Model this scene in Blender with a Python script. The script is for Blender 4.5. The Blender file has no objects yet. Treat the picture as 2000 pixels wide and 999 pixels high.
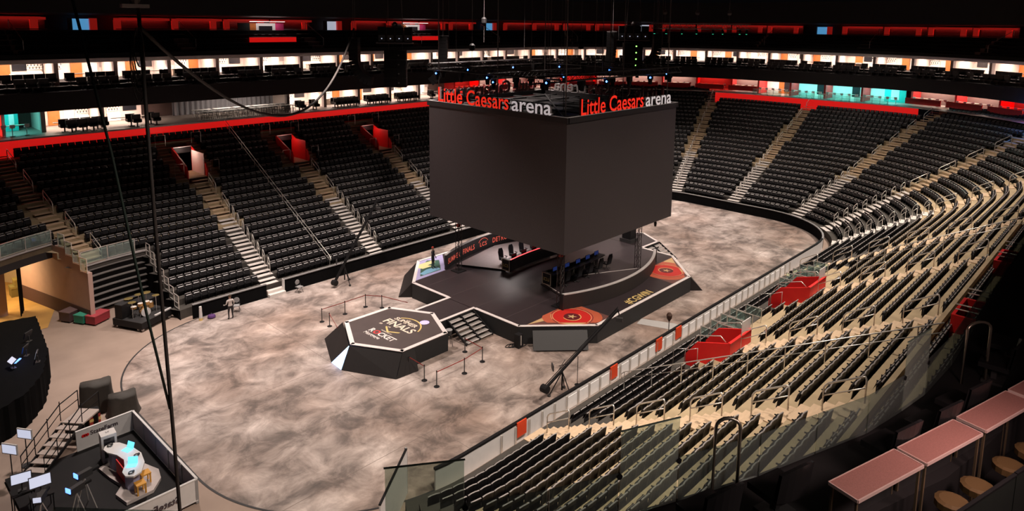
import bpy, math, random
import numpy as np
from mathutils import Vector, Matrix, Euler
random.seed(7)
SC = bpy.context.scene
COL = SC.collection
PI = math.pi
sin, cos, rad = math.sin, math.cos, math.radians

# ------------------------------------------------------------ camera
CAM_POS = Vector((-41.73, -34.50, 20.67))
YAW, PITCH, ROLL, FPX, CY = 0.7560, 0.1507, 0.0113, 1352.5, 251.2
cam = bpy.data.cameras.new('camera')
cam_o = bpy.data.objects.new('camera', cam)
COL.objects.link(cam_o)
_f = Vector((cos(YAW)*cos(PITCH), sin(YAW)*cos(PITCH), -sin(PITCH)))
_r = Vector((sin(YAW), -cos(YAW), 0))
_u = _r.cross(_f)
_r2 = _r*cos(ROLL)+_u*sin(ROLL)
_u2 = _u*cos(ROLL)-_r*sin(ROLL)
_m = Matrix((_r2, _u2, -_f)).transposed().to_4x4()
_m.translation = CAM_POS
cam_o.matrix_world = _m
cam.sensor_width = 36.0
cam.lens = 36.0*FPX/2000.0
cam.shift_y = -(499.5-CY)/2000.0
cam.clip_end = 600
SC.camera = cam_o

# ------------------------------------------------------------ world, house lights, exposure
w = bpy.data.worlds.new('world'); SC.world = w; w.use_nodes = True
w.node_tree.nodes['Background'].inputs[0].default_value = (0.02, 0.018, 0.022, 1)
w.node_tree.nodes['Background'].inputs[1].default_value = 0.06
SC.view_settings.view_transform = 'Standard'
SC.view_settings.look = 'None'
SC.view_settings.gamma = 1.0
SC.view_settings.use_curve_mapping = False
SC.view_settings.exposure = 0.0
SC.cycles.max_bounces = 5
SC.cycles.diffuse_bounces = 2
SC.cycles.glossy_bounces = 2
SC.cycles.transmission_bounces = 5
SC.cycles.transparent_max_bounces = 8
SC.cycles.caustics_reflective = False
SC.cycles.caustics_refractive = False

def area_light(name, loc, target, size, power, color, spread=PI, sy=None):
    l = bpy.data.lights.new(name, 'AREA')
    l.shape = 'RECTANGLE' if sy else 'DISK'
    l.size = size
    if sy: l.size_y = sy
    l.energy = power; l.color = color; l.spread = spread
    o = bpy.data.objects.new(name, l); COL.objects.link(o)
    o.location = loc
    d = Vector(target)-Vector(loc)
    o.rotation_euler = d.to_track_quat('-Z', 'Y').to_euler()
    return o
# rows of house lights on the roof catwalks, above the frame
for i, hx in enumerate((-27, -14, 0, 14, 27)):
    area_light('house_light', (hx, 8.0, 25), (hx, 8.0, 0), 2.4, 1750, (1.0, 0.86, 0.78), rad(90))
    area_light('house_light', (hx, -24.0, 27), (hx, -14.5, 0), 2.4, 1500, (1.0, 0.86, 0.74), rad(88))
area_light('house_light', (34, -4, 25), (42, -4, 0), 2.4, 650, (1.0, 0.88, 0.78), rad(110))
area_light('house_light', (30, -20, 25), (33, -22, 0), 2.4, 650, (1.0, 0.86, 0.72), rad(106))

# ------------------------------------------------------------ helpers
def link(o, parent=None):
    COL.objects.link(o)
    if parent is not None: o.parent = parent
    return o

class MB:
    def __init__(s): s.v = []; s.f = []; s.m = []
    def add(s, vs, fs, m=0):
        b = len(s.v); s.v += [tuple(p) for p in vs]
        for q in fs: s.f.append(tuple(b+i for i in q)); s.m.append(m)
        return s
    def box(s, x0, x1, y0, y1, z0, z1, m=0, M=None):
        vs = [(x, y, z) for z in (z0, z1) for y in (y0, y1) for x in (x0, x1)]
        if M is not None: vs = [tuple(M @ Vector(p)) for p in vs]
        return s.add(vs, [(0, 2, 3, 1), (4, 5, 7, 6), (0, 1, 5, 4), (2, 6, 7, 3), (0, 4, 6, 2), (1, 3, 7, 5)], m)
    def cbox(s, c, d, rz=0, m=0):
        M = Matrix.Translation(c) @ Matrix.Rotation(rz, 4, 'Z')
        return s.box(-d[0]/2, d[0]/2, -d[1]/2, d[1]/2, -d[2]/2, d[2]/2, m, M)
    def beam(s, a, b, w, h=None, m=0):
        a = Vector(a); b = Vector(b); h = h or w
        d = b-a; L = d.length
        M = Matrix.Translation(a) @ d.to_track_quat('X', 'Z').to_matrix().to_4x4()
        return s.box(0, L, -w/2, w/2, -h/2, h/2, m, M)
    def tube(s, pts, r, n=6, m=0, closed=False):
        pts = [Vector(p) for p in pts]; k = len(pts); rings = []
        for i, p in enumerate(pts):
            if closed: t = pts[(i+1) % k]-pts[i-1]
            else: t = pts[min(i+1, k-1)]-pts[max(i-1, 0)]
            t.normalize()
            a = t.cross(Vector((0, 0, 1)))
            if a.length < 1e-3: a = t.cross(Vector((1, 0, 0)))
            a.normalize(); b = t.cross(a)
            rr = r[i] if isinstance(r, (list, tuple)) else r
            rings.append([p+(a*cos(2*PI*j/n)+b*sin(2*PI*j/n))*rr for j in range(n)])
        vs = [q for R in rings for q in R]; fs = []
        for i in range(k if closed else k-1):
            i2 = (i+1) % k
            for j in range(n):
                j2 = (j+1) % n
                fs.append((i*n+j, i*n+j2, i2*n+j2, i2*n+j))
        if not closed:
            fs.append(tuple(range(n-1, -1, -1))); fs.append(tuple((k-1)*n+j for j in range(n)))
        return s.add(vs, fs, m)
    def prism(s, poly, z0, z1, m=0, mt=None):
        n = len(poly)
        vs = [(p[0], p[1], z0) for p in poly]+[(p[0], p[1], z1) for p in poly]
        b = len(s.v); s.v += vs
        s.f.append(tuple(b+i for i in range(n-1, -1, -1))); s.m.append(m)
        s.f.append(tuple(b+n+i for i in range(n))); s.m.append(m if mt is None else mt)
        for i in range(n):
            j = (i+1) % n
            s.f.append((b+i, b+j, b+n+j, b+n+i)); s.m.append(m)
        return s
    def lathe(s, prof, c=(0, 0, 0), n=12, m=0):
        vs = []; fs = []
        for r, z in prof:
            for j in range(n):
                a = 2*PI*j/n; vs.append((c[0]+r*cos(a), c[1]+r*sin(a), c[2]+z))
        for i in range(len(prof)-1):
            for j in range(n):
                j2 = (j+1) % n
                fs.append((i*n+j, i*n+j2, (i+1)*n+j2, (i+1)*n+j))
        fs.append(tuple(range(n-1, -1, -1))); fs.append(tuple((len(prof)-1)*n+j for j in range(n)))
        return s.add(vs, fs, m)
    def mesh(s, name, mats, smooth=False):
        me = bpy.data.meshes.new(name); me.from_pydata(s.v, [], s.f)
        if not isinstance(mats, (list, tuple)): mats = [mats]
        for q in mats: me.materials.append(q)
        if len(mats) > 1: me.polygons.foreach_set('material_index', s.m)
        if smooth: me.polygons.foreach_set('use_smooth', [True]*len(me.polygons))
        me.update(); return me
    def build(s, name, mats, parent=None, loc=(0, 0, 0), rz=0, smooth=False):
        o = bpy.data.objects.new(name, s.mesh(name, mats, smooth))
        o.location = loc; o.rotation_euler = (0, 0, rz)
        return link(o, parent)

def obj(name, me, parent=None, loc=(0, 0, 0), rz=0, scale=None):
    o = bpy.data.objects.new(name, me); o.location = loc; o.rotation_euler = (0, 0, rz)
    if scale: o.scale = scale
    return link(o, parent)
def tag(o, label, cat, group=None):
    o['label'] = label; o['category'] = cat
    if group: o['group'] = group
    return o
def struct(o, label=None):
    o['kind'] = 'structure'
    if label: o['label'] = label
    return o
def empty(name, loc, label, cat, group=None, rz=0):
    o = bpy.data.objects.new(name, None); o.location = loc; o.rotation_euler = (0, 0, rz)
    o.empty_display_size = 0.2
    link(o); return tag(o, label, cat, group)
def copy_tree(o, loc=None, rz=None, label=None, group=None, parent=None):
    c = o.copy(); COL.objects.link(c)
    if parent is not None: c.parent = parent
    if loc is not None: c.location = loc
    if rz is not None: c.rotation_euler = (0, 0, rz)
    if label: c['label'] = label
    if group: c['group'] = group
    for ch in list(o.children): copy_tree(ch, parent=c)
    return c

ORD = ['first', 'second', 'third', 'fourth', 'fifth', 'sixth', 'seventh', 'eighth', 'ninth', 'tenth', 'eleventh', 'twelfth', 'thirteenth', 'fourteenth', 'fifteenth', 'sixteenth', 'seventeenth', 'eighteenth', 'nineteenth', 'twentieth', 'twenty-first', 'twenty-second', 'twenty-third', 'twenty-fourth', 'twenty-fifth']
MATS = {}
def mat(name, col, rough=0.6, metal=0.0, emit=0.0, ecol=None, noise=0.0, nscale=4.0, spec=0.5, bump=0.0, alpha=None):
    m = bpy.data.materials.new(name); m.use_nodes = True
    nt = m.node_tree; b = nt.nodes['Principled BSDF']
    b.inputs['Base Color'].default_value = (*col, 1); b.inputs['Roughness'].default_value = rough
    b.inputs['Metallic'].default_value = metal; b.inputs['Specular IOR Level'].default_value = spec
    if emit:
        b.inputs['Emission Color'].default_value = (*(ecol or col), 1); b.inputs['Emission Strength'].default_value = emit
    tc = nt.nodes.new('ShaderNodeTexCoord')
    nz = nt.nodes.new('ShaderNodeTexNoise'); nz.inputs['Scale'].default_value = nscale; nz.inputs['Detail'].default_value = 5
    nt.links.new(tc.outputs['Object'], nz.inputs['Vector'])
    a = noise or 0.08
    mx = nt.nodes.new('ShaderNodeMix'); mx.data_type = 'RGBA'
    mx.inputs['A'].default_value = (*[c*(1-a) for c in col], 1); mx.inputs['B'].default_value = (*[min(1, c*(1+a)) for c in col], 1)
    nt.links.new(nz.outputs['Fac'], mx.inputs['Factor']); nt.links.new(mx.outputs['Result'], b.inputs['Base Color'])
    if bump:
        bp = nt.nodes.new('ShaderNodeBump'); bp.inputs['Strength'].default_value = bump
        nt.links.new(nz.outputs['Fac'], bp.inputs['Height']); nt.links.new(bp.outputs['Normal'], b.inputs['Normal'])
    MATS[name] = m; return m
def glass_mat(name, tint, alpha=0.25, rough=0.03):
    m = bpy.data.materials.new(name); m.use_nodes = True; nt = m.node_tree
    for n in list(nt.nodes): nt.nodes.remove(n)
    out = nt.nodes.new('ShaderNodeOutputMaterial'); tr = nt.nodes.new('ShaderNodeBsdfTransparent'); gl = nt.nodes.new('ShaderNodeBsdfGlossy')
    df = nt.nodes.new('ShaderNodeBsdfDiffuse'); m1 = nt.nodes.new('ShaderNodeMixShader'); m2 = nt.nodes.new('ShaderNodeMixShader')
    lw = nt.nodes.new('ShaderNodeLayerWeight'); lw.inputs[0].default_value = .5
    pw = nt.nodes.new('ShaderNodeMath'); pw.operation = 'POWER'; pw.inputs[1].default_value = 4.0
    fr = nt.nodes.new('ShaderNodeMath'); fr.operation = 'MULTIPLY_ADD'; fr.inputs[1].default_value = .75; fr.inputs[2].default_value = .05
    nt.links.new(lw.outputs['Facing'], pw.inputs[0]); nt.links.new(pw.outputs[0], fr.inputs[0])
    tr.inputs[0].default_value = (*tint, 1); gl.inputs['Roughness'].default_value = rough; gl.inputs[0].default_value = (.9, .95, .93, 1)
    df.inputs[0].default_value = (*[c*.8 for c in tint], 1)
    m1.inputs[0].default_value = alpha
    nt.links.new(tr.outputs[0], m1.inputs[1]); nt.links.new(df.outputs[0], m1.inputs[2])
    nt.links.new(fr.outputs[0], m2.inputs[0]); nt.links.new(m1.outputs[0], m2.inputs[1]); nt.links.new(gl.outputs[0], m2.inputs[2])
    nt.links.new(m2.outputs[0], out.inputs[0]); MATS[name] = m; return m

BLACK = mat('black_paint', (.010, .009, .010), .6, spec=.25)
DARK = mat('dark_grey', (.035, .033, .034), .55)
DRAPE = mat('black_drape', (.006, .006, .0065), .95, noise=.3, nscale=3, spec=.05)
STEEL = mat('brushed_steel', (.80, .75, .70), .32, 0.6)
WHITE = mat('white_panel', (.72, .69, .68), .5)
GREYP = mat('grey_plastic', (.3, .29, .29), .5)
RED = mat('red_paint', (.80, .012, .012), .5)
REDL = mat('red_fascia', (.85, .010, .012), .55)
TAN = mat('tan_concrete', (.43, .325, .20), .85, noise=.35, nscale=1.2)
GREYC = mat('grey_deck', (.74, .68, .64), .6, noise=.2, nscale=2)
DECK = mat('dark_deck', (.06, .052, .045), .8, noise=.3, nscale=2)
SEATB = mat('black_seat_plastic', (.011, .010, .011), .45, spec=.3)
SEATHL = mat('seat_edge_highlight', (.36, .33, .32), .35)  # pale grey painted on seat edges as highlights from the overhead lights
SKIN = mat('skin', (.45, .27, .19), .6)
GOLD = mat('gold_print', (.75, .55, .2), .5)
CREAM = mat('cream_print', (.85, .72, .58), .5)
# ------------------------------------------------------------ floor
def floor_material():
    m = bpy.data.materials.new('stained_concrete'); m.use_nodes = True; nt = m.node_tree; L = nt.links.new
    b = nt.nodes['Principled BSDF']; tc = nt.nodes.new('ShaderNodeTexCoord')
    mp = nt.nodes.new('ShaderNodeMapping'); mp.inputs['Scale'].default_value = (.11, .20, 1); L(tc.outputs['Object'], mp.inputs['Vector'])
    n1 = nt.nodes.new('ShaderNodeTexNoise'); n1.inputs['Scale'].default_value = 2.0; n1.inputs['Detail'].default_value = 9; n1.inputs['Roughness'].default_value = .62; n1.inputs['Distortion'].default_value = .5
    L(mp.outputs[0], n1.inputs['Vector'])
    n2 = nt.nodes.new('ShaderNodeTexNoise'); n2.inputs['Scale'].default_value = .6; n2.inputs['Detail'].default_value = 10; n2.inputs['Roughness'].default_value = .68; n2.inputs['Distortion'].default_value = .6
    L(tc.outputs['Object'], n2.inputs['Vector'])
    n3 = nt.nodes.new('ShaderNodeTexNoise'); n3.inputs['Scale'].default_value = .13; n3.inputs['Detail'].default_value = 5
    L(tc.outputs['Object'], n3.inputs['Vector'])
    r1 = nt.nodes.new('ShaderNodeValToRGB'); e = r1.color_ramp
    e.elements[0].position = .33; e.elements[0].color = (.085, .075, .071, 1)
    e.elements[1].position = .68; e.elements[1].color = (.88, .78, .72, 1)
    for p, c in ((.43, (.20, .165, .148, 1)), (.50, (.38, .318, .285, 1)), (.57, (.54, .46, .42, 1))):
        q = e.elements.new(p); q.color = c
    mixf = nt.nodes.new('ShaderNodeMix'); mixf.inputs[0].default_value = .55
    L(n1.outputs['Fac'], mixf.inputs[2]); L(n2.outputs['Fac'], mixf.inputs[3]); L(mixf.outputs[0], r1.inputs[0])
    tint = nt.nodes.new('ShaderNodeValToRGB'); t = tint.color_ramp
    t.elements[0].position = .36; t.elements[0].color = (.66, .56, .51, 1); t.elements[1].position = .64; t.elements[1].color = (1.0, .99, 1.0, 1)
    L(n3.outputs['Fac'], tint.inputs[0])
    mul = nt.nodes.new('ShaderNodeMix'); mul.data_type = 'RGBA'; mul.blend_type = 'MULTIPLY'; mul.inputs['Factor'].default_value = 1
    L(r1.outputs[0], mul.inputs['A']); L(tint.outputs[0], mul.inputs['B']); L(mul.outputs['Result'], b.inputs['Base Color'])
    b.inputs['Roughness'].default_value = .55
    bp = nt.nodes.new('ShaderNodeBump'); bp.inputs['Strength'].default_value = .08; L(n2.outputs['Fac'], bp.inputs['Height']); L(bp.outputs[0], b.inputs['Normal'])
    return m
FLOORM = floor_material()
APRON = mat('apron_concrete', (.36, .265, .215), .7, noise=.28, nscale=.5)
def rrect(A, B, R, n=24):
    out = []
    for cx, cy, a0 in ((A-R, B-R, 0), (-(A-R), B-R, 90), (-(A-R), -(B-R), 180), (A-R, -(B-R), 270)):
        for i in range(n+1):
            a = rad(a0+90*i/n); out.append((cx+R*cos(a), cy+R*sin(a)))
    return out
RA, RB, RR = 30.48, 12.95, 8.53
mb = MB(); mb.box(-75, 80, -60, 62, -.4, -.012); struct(mb.build('floor', APRON), 'brown concrete apron around the rink slab')
mb = MB(); mb.prism(rrect(RA, RB, RR), -.012, 0.0); struct(mb.build('floor_rink_slab', FLOORM), 'mottled grey and tan concrete rink slab')
mb = MB(); o_ = rrect(RA+.05, RB+.05, RR+.05); i_ = rrect(RA-.05, RB-.05, RR-.05); n = len(o_)
mb.add([(x, y, .004) for x, y in o_]+[(x, y, .004) for x, y in i_], [(k, (k+1) % n, n+(k+1) % n, n+k) for k in range(n)])
struct(mb.build('trim_1', DARK), 'thin dark joint line around the rink slab')
mb = MB()
for y in (-9.2, -4.6, 0.4, 5.0, 9.6): mb.box(-29, 29.5, y-.012, y+.012, 0, .003)
for x in (-20.3, -10.1, 14.2, 22.6): mb.box(x-.012, x+.012, -12.4, 12.4, 0, .003)
struct(mb.build('trim_2', mat('saw_cut', (.21, .165, .145), .8)), 'faint saw-cut joints in the rink slab')

# ------------------------------------------------------------ dasher boards
def rink_path(n=14):
    """clockwise seen from above: from (-RA+RR, RB) along the left side, the far end and back along the near side"""
    p = [(x, RB) for x in np.linspace(-(RA-RR), RA-RR, 45)]
    for i in range(1, n+1): a = rad(90-90*i/n); p.append((RA-RR+RR*cos(a), RB-RR+RR*sin(a)))
    p += [(RA, y) for y in np.linspace(RB-RR, -(RB-RR), 9)[1:]]
    for i in range(1, n+1): a = rad(-90*i/n); p.append((RA-RR+RR*cos(a), -(RB-RR)+RR*sin(a)))
    p += [(x, -RB) for x in np.linspace(RA-RR, -(RA-RR), 45)[1:]]
    for i in range(1, 8): a = rad(-90-90*i/n); p.append((-(RA-RR)+RR*cos(a), -(RB-RR)+RR*sin(a)))
    return p
def sweep(mb, pts, prof, m=0, mlist=None, closed_prof=True, caps=True):
    """pts 2-D polyline walked with the outside on its left; prof = [(outward offset, z)]"""
    P = [Vector((p[0], p[1])) for p in pts]; k = len(P); q = len(prof); vs = []
    for i in range(k):
        t = (P[min(i+1, k-1)]-P[max(i-1, 0)]).normalized(); nrm = Vector((-t.y, t.x))
        for e, z in prof: vs.append((P[i].x+nrm.x*e, P[i].y+nrm.y*e, z))
    b = len(mb.v); mb.v += vs
    for i in range(k-1):
        for j in range(q if closed_prof else q-1):
            j2 = (j+1) % q
            mb.f.append((b+i*q+j, b+(i+1)*q+j, b+(i+1)*q+j2, b+i*q+j2)); mb.m.append(mlist[j] if mlist else m)
    if caps and closed_prof:
        mb.f.append(tuple(b+j for j in range(q))); mb.m.append(m); mb.f.append(tuple(b+(k-1)*q+j for j in range(q-1, -1, -1))); mb.m.append(m)
RP = rink_path()
def cutx(pts, lo, hi): return [p for p in pts if lo <= p[0] <= hi]
left_a = [(x, RB) for x in np.linspace(-23.6, -18.15, 6)]
main_d = [(-16.75, RB)]+[p for p in RP if not (p[1] > 12.9 and p[0] < -16.7)]
idx = next(i for i, p in enumerate(main_d) if p[0] < 24.5 and p[1] < -11)
drape_part = main_d[:idx+1]; near_part = main_d[idx:]
near_part = [p for p in near_part if p[0] > -23.4]+[(-23.5, -12.80)]
def boards(name, pts, body, label):
    e = empty(name, (0, 0, 0), label, 'barrier')
    mb = MB(); sweep(mb, pts, [(0, 0), (0, 1.0), (.1, 1.0), (.1, 0)]); mb.build('board_panel', body, e)
    return e
e = boards('dasher_board', left_a, DRAPE, 'black draped rink barrier between drum riser and first stair gap')
mb = MB(); sweep(mb, left_a, [(-.03, 1.0), (-.03, 1.07), (.13, 1.07), (.13, 1.0)]); mb.build('cap_rail', GREYP, e)
e = boards('dasher_board', drape_part, DRAPE, 'long black draped rink barrier along far stands and curved end')
mb = MB(); sweep(mb, drape_part, [(-.03, 1.0), (-.03, 1.07), (.13, 1.07), (.13, 1.0)]); mb.build('cap_rail', GREYP, e)
mb = MB(); mb.box(-16.79, -16.70, 12.9, 13.15, 0, 1.07); mb.build('end_post', WHITE, e)
e = boards('dasher_board', near_part, WHITE, 'white backed rink barrier with black cap below near stands')
mb = MB(); sweep(mb, near_part, [(-.06, .98), (-.06, 1.10), (.10, 1.10), (.10, .98)]); mb.build('cap_rail', BLACK, e)
post = MB().box(-.035, .035, -.05, .05, 0, .95).mesh('post', STEEL)
gate = MB().box(-.42, .42, -.012, .012, 0.1, .82).mesh('light_panel', mat('white_hdpe', (.9, .87, .86), .35))
for k in range(36):
    x = 15.5-1.0*k
    if x > -23: obj('post', post, e, (x, -RB-.14, 0))
    if -14 < x < 15.5: obj('board_insert', gate, e, (x-.5, -RB-.112, 0))
for x in (-18.1, -10.2, -5.3, -2.9):
    mb = MB(); mb.box(-.34, .34, -.03, .03, .35, 1.13); g = mb.build('gate_flag', mat('orange_red', (.75, .07, .02), .5), e, (x, -RB-.16, 0))
# the short loose white panel beside the open gate
e = empty('rink_gate', (-24.95, -12.1, 0), 'white rink gate panel swung open beside the barrier end', 'gate')
mb = MB(); mb.beam((-24.5, -12.1, 1.08), (-27.45, -14.22, 1.08), .06, 2.1); o = mb.build('gate_panel', WHITE, e); o.location = (24.95, 12.1, 0)
mb = MB(); mb.beam((-24.5, -12.1, 2.16), (-27.45, -14.22, 2.16), .09, .06); o = mb.build('cap_rail', BLACK, e); o.location = (24.95, 12.1, 0)
mb = MB(); mb.box(-24.54, -24.46, -12.12, -12.02, 0, 2.2); o = mb.build('gate_post', GREYP, e); o.location = (24.95, 12.1, 0)

# ------------------------------------------------------------ bowl family: row t in 0..1 (and a little past it)
NR = 22
def fam(t): return 31.35+21.6*t, 13.75+18.2*t, 9.3+16.0*t
def zt(t): return .65+9.35*t
SIDE_X = sorted(set([-21.5, -20, -18.2, -16.6, -15, -13, -11, -8.2, -6.6, -5, -3, -1, 1.8, 3.4, 5, 7, 9, 11, 13, 15, 17, 19, 21.5]))
NEAR_X = sorted(set([-21.5, -20, -18, -16, -14, -12, -10, -9.2, -6.9, -5, -3, -1, 1.75, 4.35, 7, 9, 11, 13, 15, 17, 19, 21.5]))
def bowl_path(A, B, R, a_left=172, a_near=-150):
    """returns list of (x, y, nx, ny) with outward normals: left corner, left side, far corner, end, near corner, near side, near-left corner"""
    out = []; X = A-R; Y = B-R
    for i in range(55):
        a = rad(a_left+(90-a_left)*i/54); out.append((-X+R*cos(a), Y+R*sin(a), cos(a), sin(a)))
    out += [(x, B, 0, 1) for x in SIDE_X]
    for i in range(31): a = rad(90-3*i); out.append((X+R*cos(a), Y+R*sin(a), cos(a), sin(a)))
    out += [(A, Y*f, 1, 0) for f in (.5, 0, -.5)]
    for i in range(31): a = rad(-3*i); out.append((X+R*cos(a), -Y+R*sin(a), cos(a), sin(a)))
    out += [(x, -B, 0, -1) for x in reversed(NEAR_X)]
    for i in range(21): a = rad(-90+(a_near+90)*i/20); out.append((-X+R*cos(a), -Y+R*sin(a), cos(a), sin(a)))
    return out
VOM_HI = [(-17.4, .8), (-7.4, .8), (2.6, .8)]        # left stands, rows 15..19
VOM_LO = [(-8.05, 1.15), (3.05, 1.30)]                    # near stands, rows 4..6
def tunnel_x(y): return -28.75-(y-17.0)*.24
def extra_ok(x, y):
    """rows past the red band only exist beside the outer aisles of the far end"""
    A, B, R = fam(1); a = math.degrees(math.atan2(abs(y)-(B-R), x-(A-R)))
    return x > 30 and ((y < 0 and 19 < a < 80) or (y > 0 and 17 < a < 62))
def keep(k, x, y):
    if k >= NR: return extra_ok(x, y)
    if y > 0 and x < 0:
        if k < 7: return x > -24.2
        if k < 10: return x > tunnel_x(y)
    if y < 0 and x < 0 and x < -25.6-.045*k: return False
    return True
def in_vom(k, x, y):
    if y > 0: return 15 <= k < 19 and any(abs(x-c) < w-.02 for c, w in VOM_HI)
    return 4 <= k < 7 and any(abs(x-c) < w-.02 for c, w in VOM_LO)
NROWS = NR+3
paths = [bowl_path(*fam(k/NR)) for k in range(NROWS+1)]
for side, sel, nm, lab in (('left', lambda x, y: y > 0 and x < 24, 'seating_terrace', 'stepped concrete terrace of left stands'),
                           ('end', lambda x, y: x >= 24, 'seating_terrace', 'stepped concrete terrace of far end stands'),
                           ('near', lambda x, y: y <= 0 and x < 24, 'seating_terrace', 'stepped tan concrete terrace of near stands')):
    mb = MB()
    for k in range(NROWS):
        z = zt(k/NR); z2 = zt((k+1)/NR); P0, P1 = paths[k], paths[k+1]; zl = zt((k-1)/NR) if k else 0
        for j in range(len(P0)-1):
            cx = (P0[j][0]+P0[j+1][0])/2; cy = (P0[j][1]+P0[j+1][1])/2
            if not sel(cx, cy) or not keep(k, cx, cy) or in_vom(k, cx, cy): continue
            m = 1 if (k < (5 if cy < 0 and cx < 12 else 8)) else 0
            a, b, c, d = P0[j], P0[j+1], P1[j+1], P1[j]
            mb.add([(a[0], a[1], z), (b[0], b[1], z), (c[0], c[1], z), (d[0], d[1], z)], [(0, 3, 2, 1)], m)
            zb = zl
            if in_vom(k-1, cx, cy) : zb = zt(15/NR) if cy > 0 else zt(4/NR)
            mb.add([(a[0], a[1], zb), (b[0], b[1], zb), (b[0], b[1], z), (a[0], a[1], z)], [(0, 1, 2, 3)], m)
    struct(mb.build(nm, [TAN, DECK]), lab)

# ------------------------------------------------------------ stair aisles
def a_side(x, s):
    return lambda t: (Vector((x, s*fam(t)[1])), Vector((0, s)))
def a_corner(phi, sx, sy):
    def f(t):
        A, B, R = fam(t); a = rad(phi); return Vector((sx*(A-R)+R*cos(a), sy*(B-R)+R*sin(a))), Vector((cos(a), sin(a)))
    return f
def a_end(y): return lambda t: (Vector((fam(t)[0], y)), Vector((1, 0)))
def a_left(t):
    A, B, R = fam(t); a = rad(105.5-8.5*(t-.315)/.663); return Vector((-(A-R)+R*cos(a), (B-R)+R*sin(a))), Vector((cos(rad(100)), sin(rad(100))))
# name, centre function, first row, last row, width, tan everywhere?, label
AISLES = [
    (a_left, 7, 22, 1.25, True, 'stair aisle above the retracted bleachers in left corner'),
    (a_side(-17.4, 1), 0, 15, 1.3, False, 'stair aisle below first red vomitory, reaching the floor'),
    (a_side(-7.4, 1), 0, 15, 1.3, False, 'stair aisle below second red vomitory, behind left jib'),
    (a_side(2.6, 1), 0, 15, 1.3, False, 'stair aisle below third red vomitory, beside hanging screens'),
    (a_side(12.6, 1), 0, 15, 1.3, False, 'stair aisle hidden behind hanging screens'),
    (a_corner(16, 1, 1), 0, 25, 1.35, False, 'far end stair aisle right beside hanging screens'),
    (a_end(0.0), 0, 23, 1.35, False, 'middle stair aisle of far end stands'),
    (a_corner(-18, 1, -1), 0, 25, 1.35, False, 'far end stair aisle next to red counter'),
    (a_corner(-47, 1, -1), 0, 22, 1.35, False, 'stair aisle fanning through the far corner'),
    (a_corner(-75, 1, -1), 0, 20, 1.35, False, 'stair aisle where near stands bend to the far corner'),
    (a_side(13.4, -1), 0, 18, 1.3, True, 'near stair aisle between bend and second red vomitory'),
    (a_side(3.05, -1), 7, 18, 1.3, True, 'near stair aisle rising behind second red vomitory'),
    (a_side(-8.05, -1), 7, 18, 1.3, True, 'near stair aisle rising behind first red vomitory'),
    (a_side(-18.0, -1), 0, 18, 1.3, True, 'near stair aisle closest to the white rink gate'),
]
unit = {}
for nm, mm in (('tan', mat('tan_step', (.66, .48, .32), .75, noise=.2, nscale=3)), ('grey', GREYC)):
    unit[nm] = MB().box(-.5, .5, -.5, .5, -1, 0).mesh('step', mm)
rail_cache = {}
def rail_mesh(run, rise, n):
    key = (round(run, 2), n)
    if key in rail_cache: return rail_cache[key]
    L = run*n; H = rise*n; mb = MB(); h = .92; c = .14
    y0 = .1; sl = H/L
    yt = lambda y: h+sl*y
    mb.tube([(0, y0, 0), (0, y0, yt(y0)-c), (0, y0+.05, yt(y0)-.03), (0, y0+c, yt(y0+c)), (0, L-c, yt(L-c)), (0, L-.05, yt(L)-.04), (0, L, yt(L)-c), (0, L, H-.05)], .034, 6)
    mb.tube([(0, y0, yt(y0)-.42), (0, L, yt(L)-.42)], .025, 5)
    rail_cache[key] = mb.mesh('handrail', STEEL, True); return rail_cache[key]
for fn, k0, k1, wd, tan, lab in AISLES:
    c0, d0 = fn(k0/NR)
    st = bpy.data.objects.new('stairs', None); link(st); struct(st, lab); st.location = (c0.x, c0.y, 0)
    base = Vector((c0.x, c0.y, 0))
    for k in range(k0, k1):
        c, d = fn(k/NR); c2, _ = fn((k+1)/NR); run = (c2-c).length; z = zt(k/NR); rise = zt(1/NR)-zt(0)
        um = unit['tan' if (tan or k >= 9) else 'grey']; rz = math.atan2(d.y, d.x)-PI/2
        p = c+d*(run*.27); q = c+d*(run*.77)
        p = c+d*(run*.24); q = c+d*(run*.74)
        obj('step', um, st, Vector((p.x, p.y, z+.045))-base, rz, (wd, run*.5, .045))
        obj('step', um, st, Vector((q.x, q.y, z+rise*.55))-base, rz, (wd, run*.44, .06))
    if k0 == 0 and lab.startswith('stair aisle below first'):
        for i, zz in enumerate((.22, .43)):
            obj('step', unit['grey'], st, Vector((c0.x, c0.y-.95+.33*i, zz))-base, 0, (wd, .34, zz))
    # handrails: one short loop per row on the lower deck, two-row loops above
    k = k0+(0 if k0 else 1); nth = 0
    while k < k1-1:
        c, d = fn(k/NR); c2, _ = fn((k+1)/NR); run = (c2-c).length; z = zt(k/NR); rz = math.atan2(d.y, d.x)-PI/2
        near = c.y < 0 and c.x < 12
        n = 1 if (k < 9 and not tan and not near) else 2
        off = Vector((d.y, -d.x))*(wd*.36 if c.y > 0 and c.x < 25 else 0.0)
        r = obj('handrail', rail_mesh(run*.86 if n == 2 else run*.5, rise, n), None, (c.x+off.x, c.y+off.y, z+.03), rz)
        tag(r, ORD[nth]+' steel loop handrail up the '+lab.split(',')[0], 'handrail', 'handrails on the '+lab.split(',')[0]); nth += 1
        k += n if n == 1 else 3 if not near else 3
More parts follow.
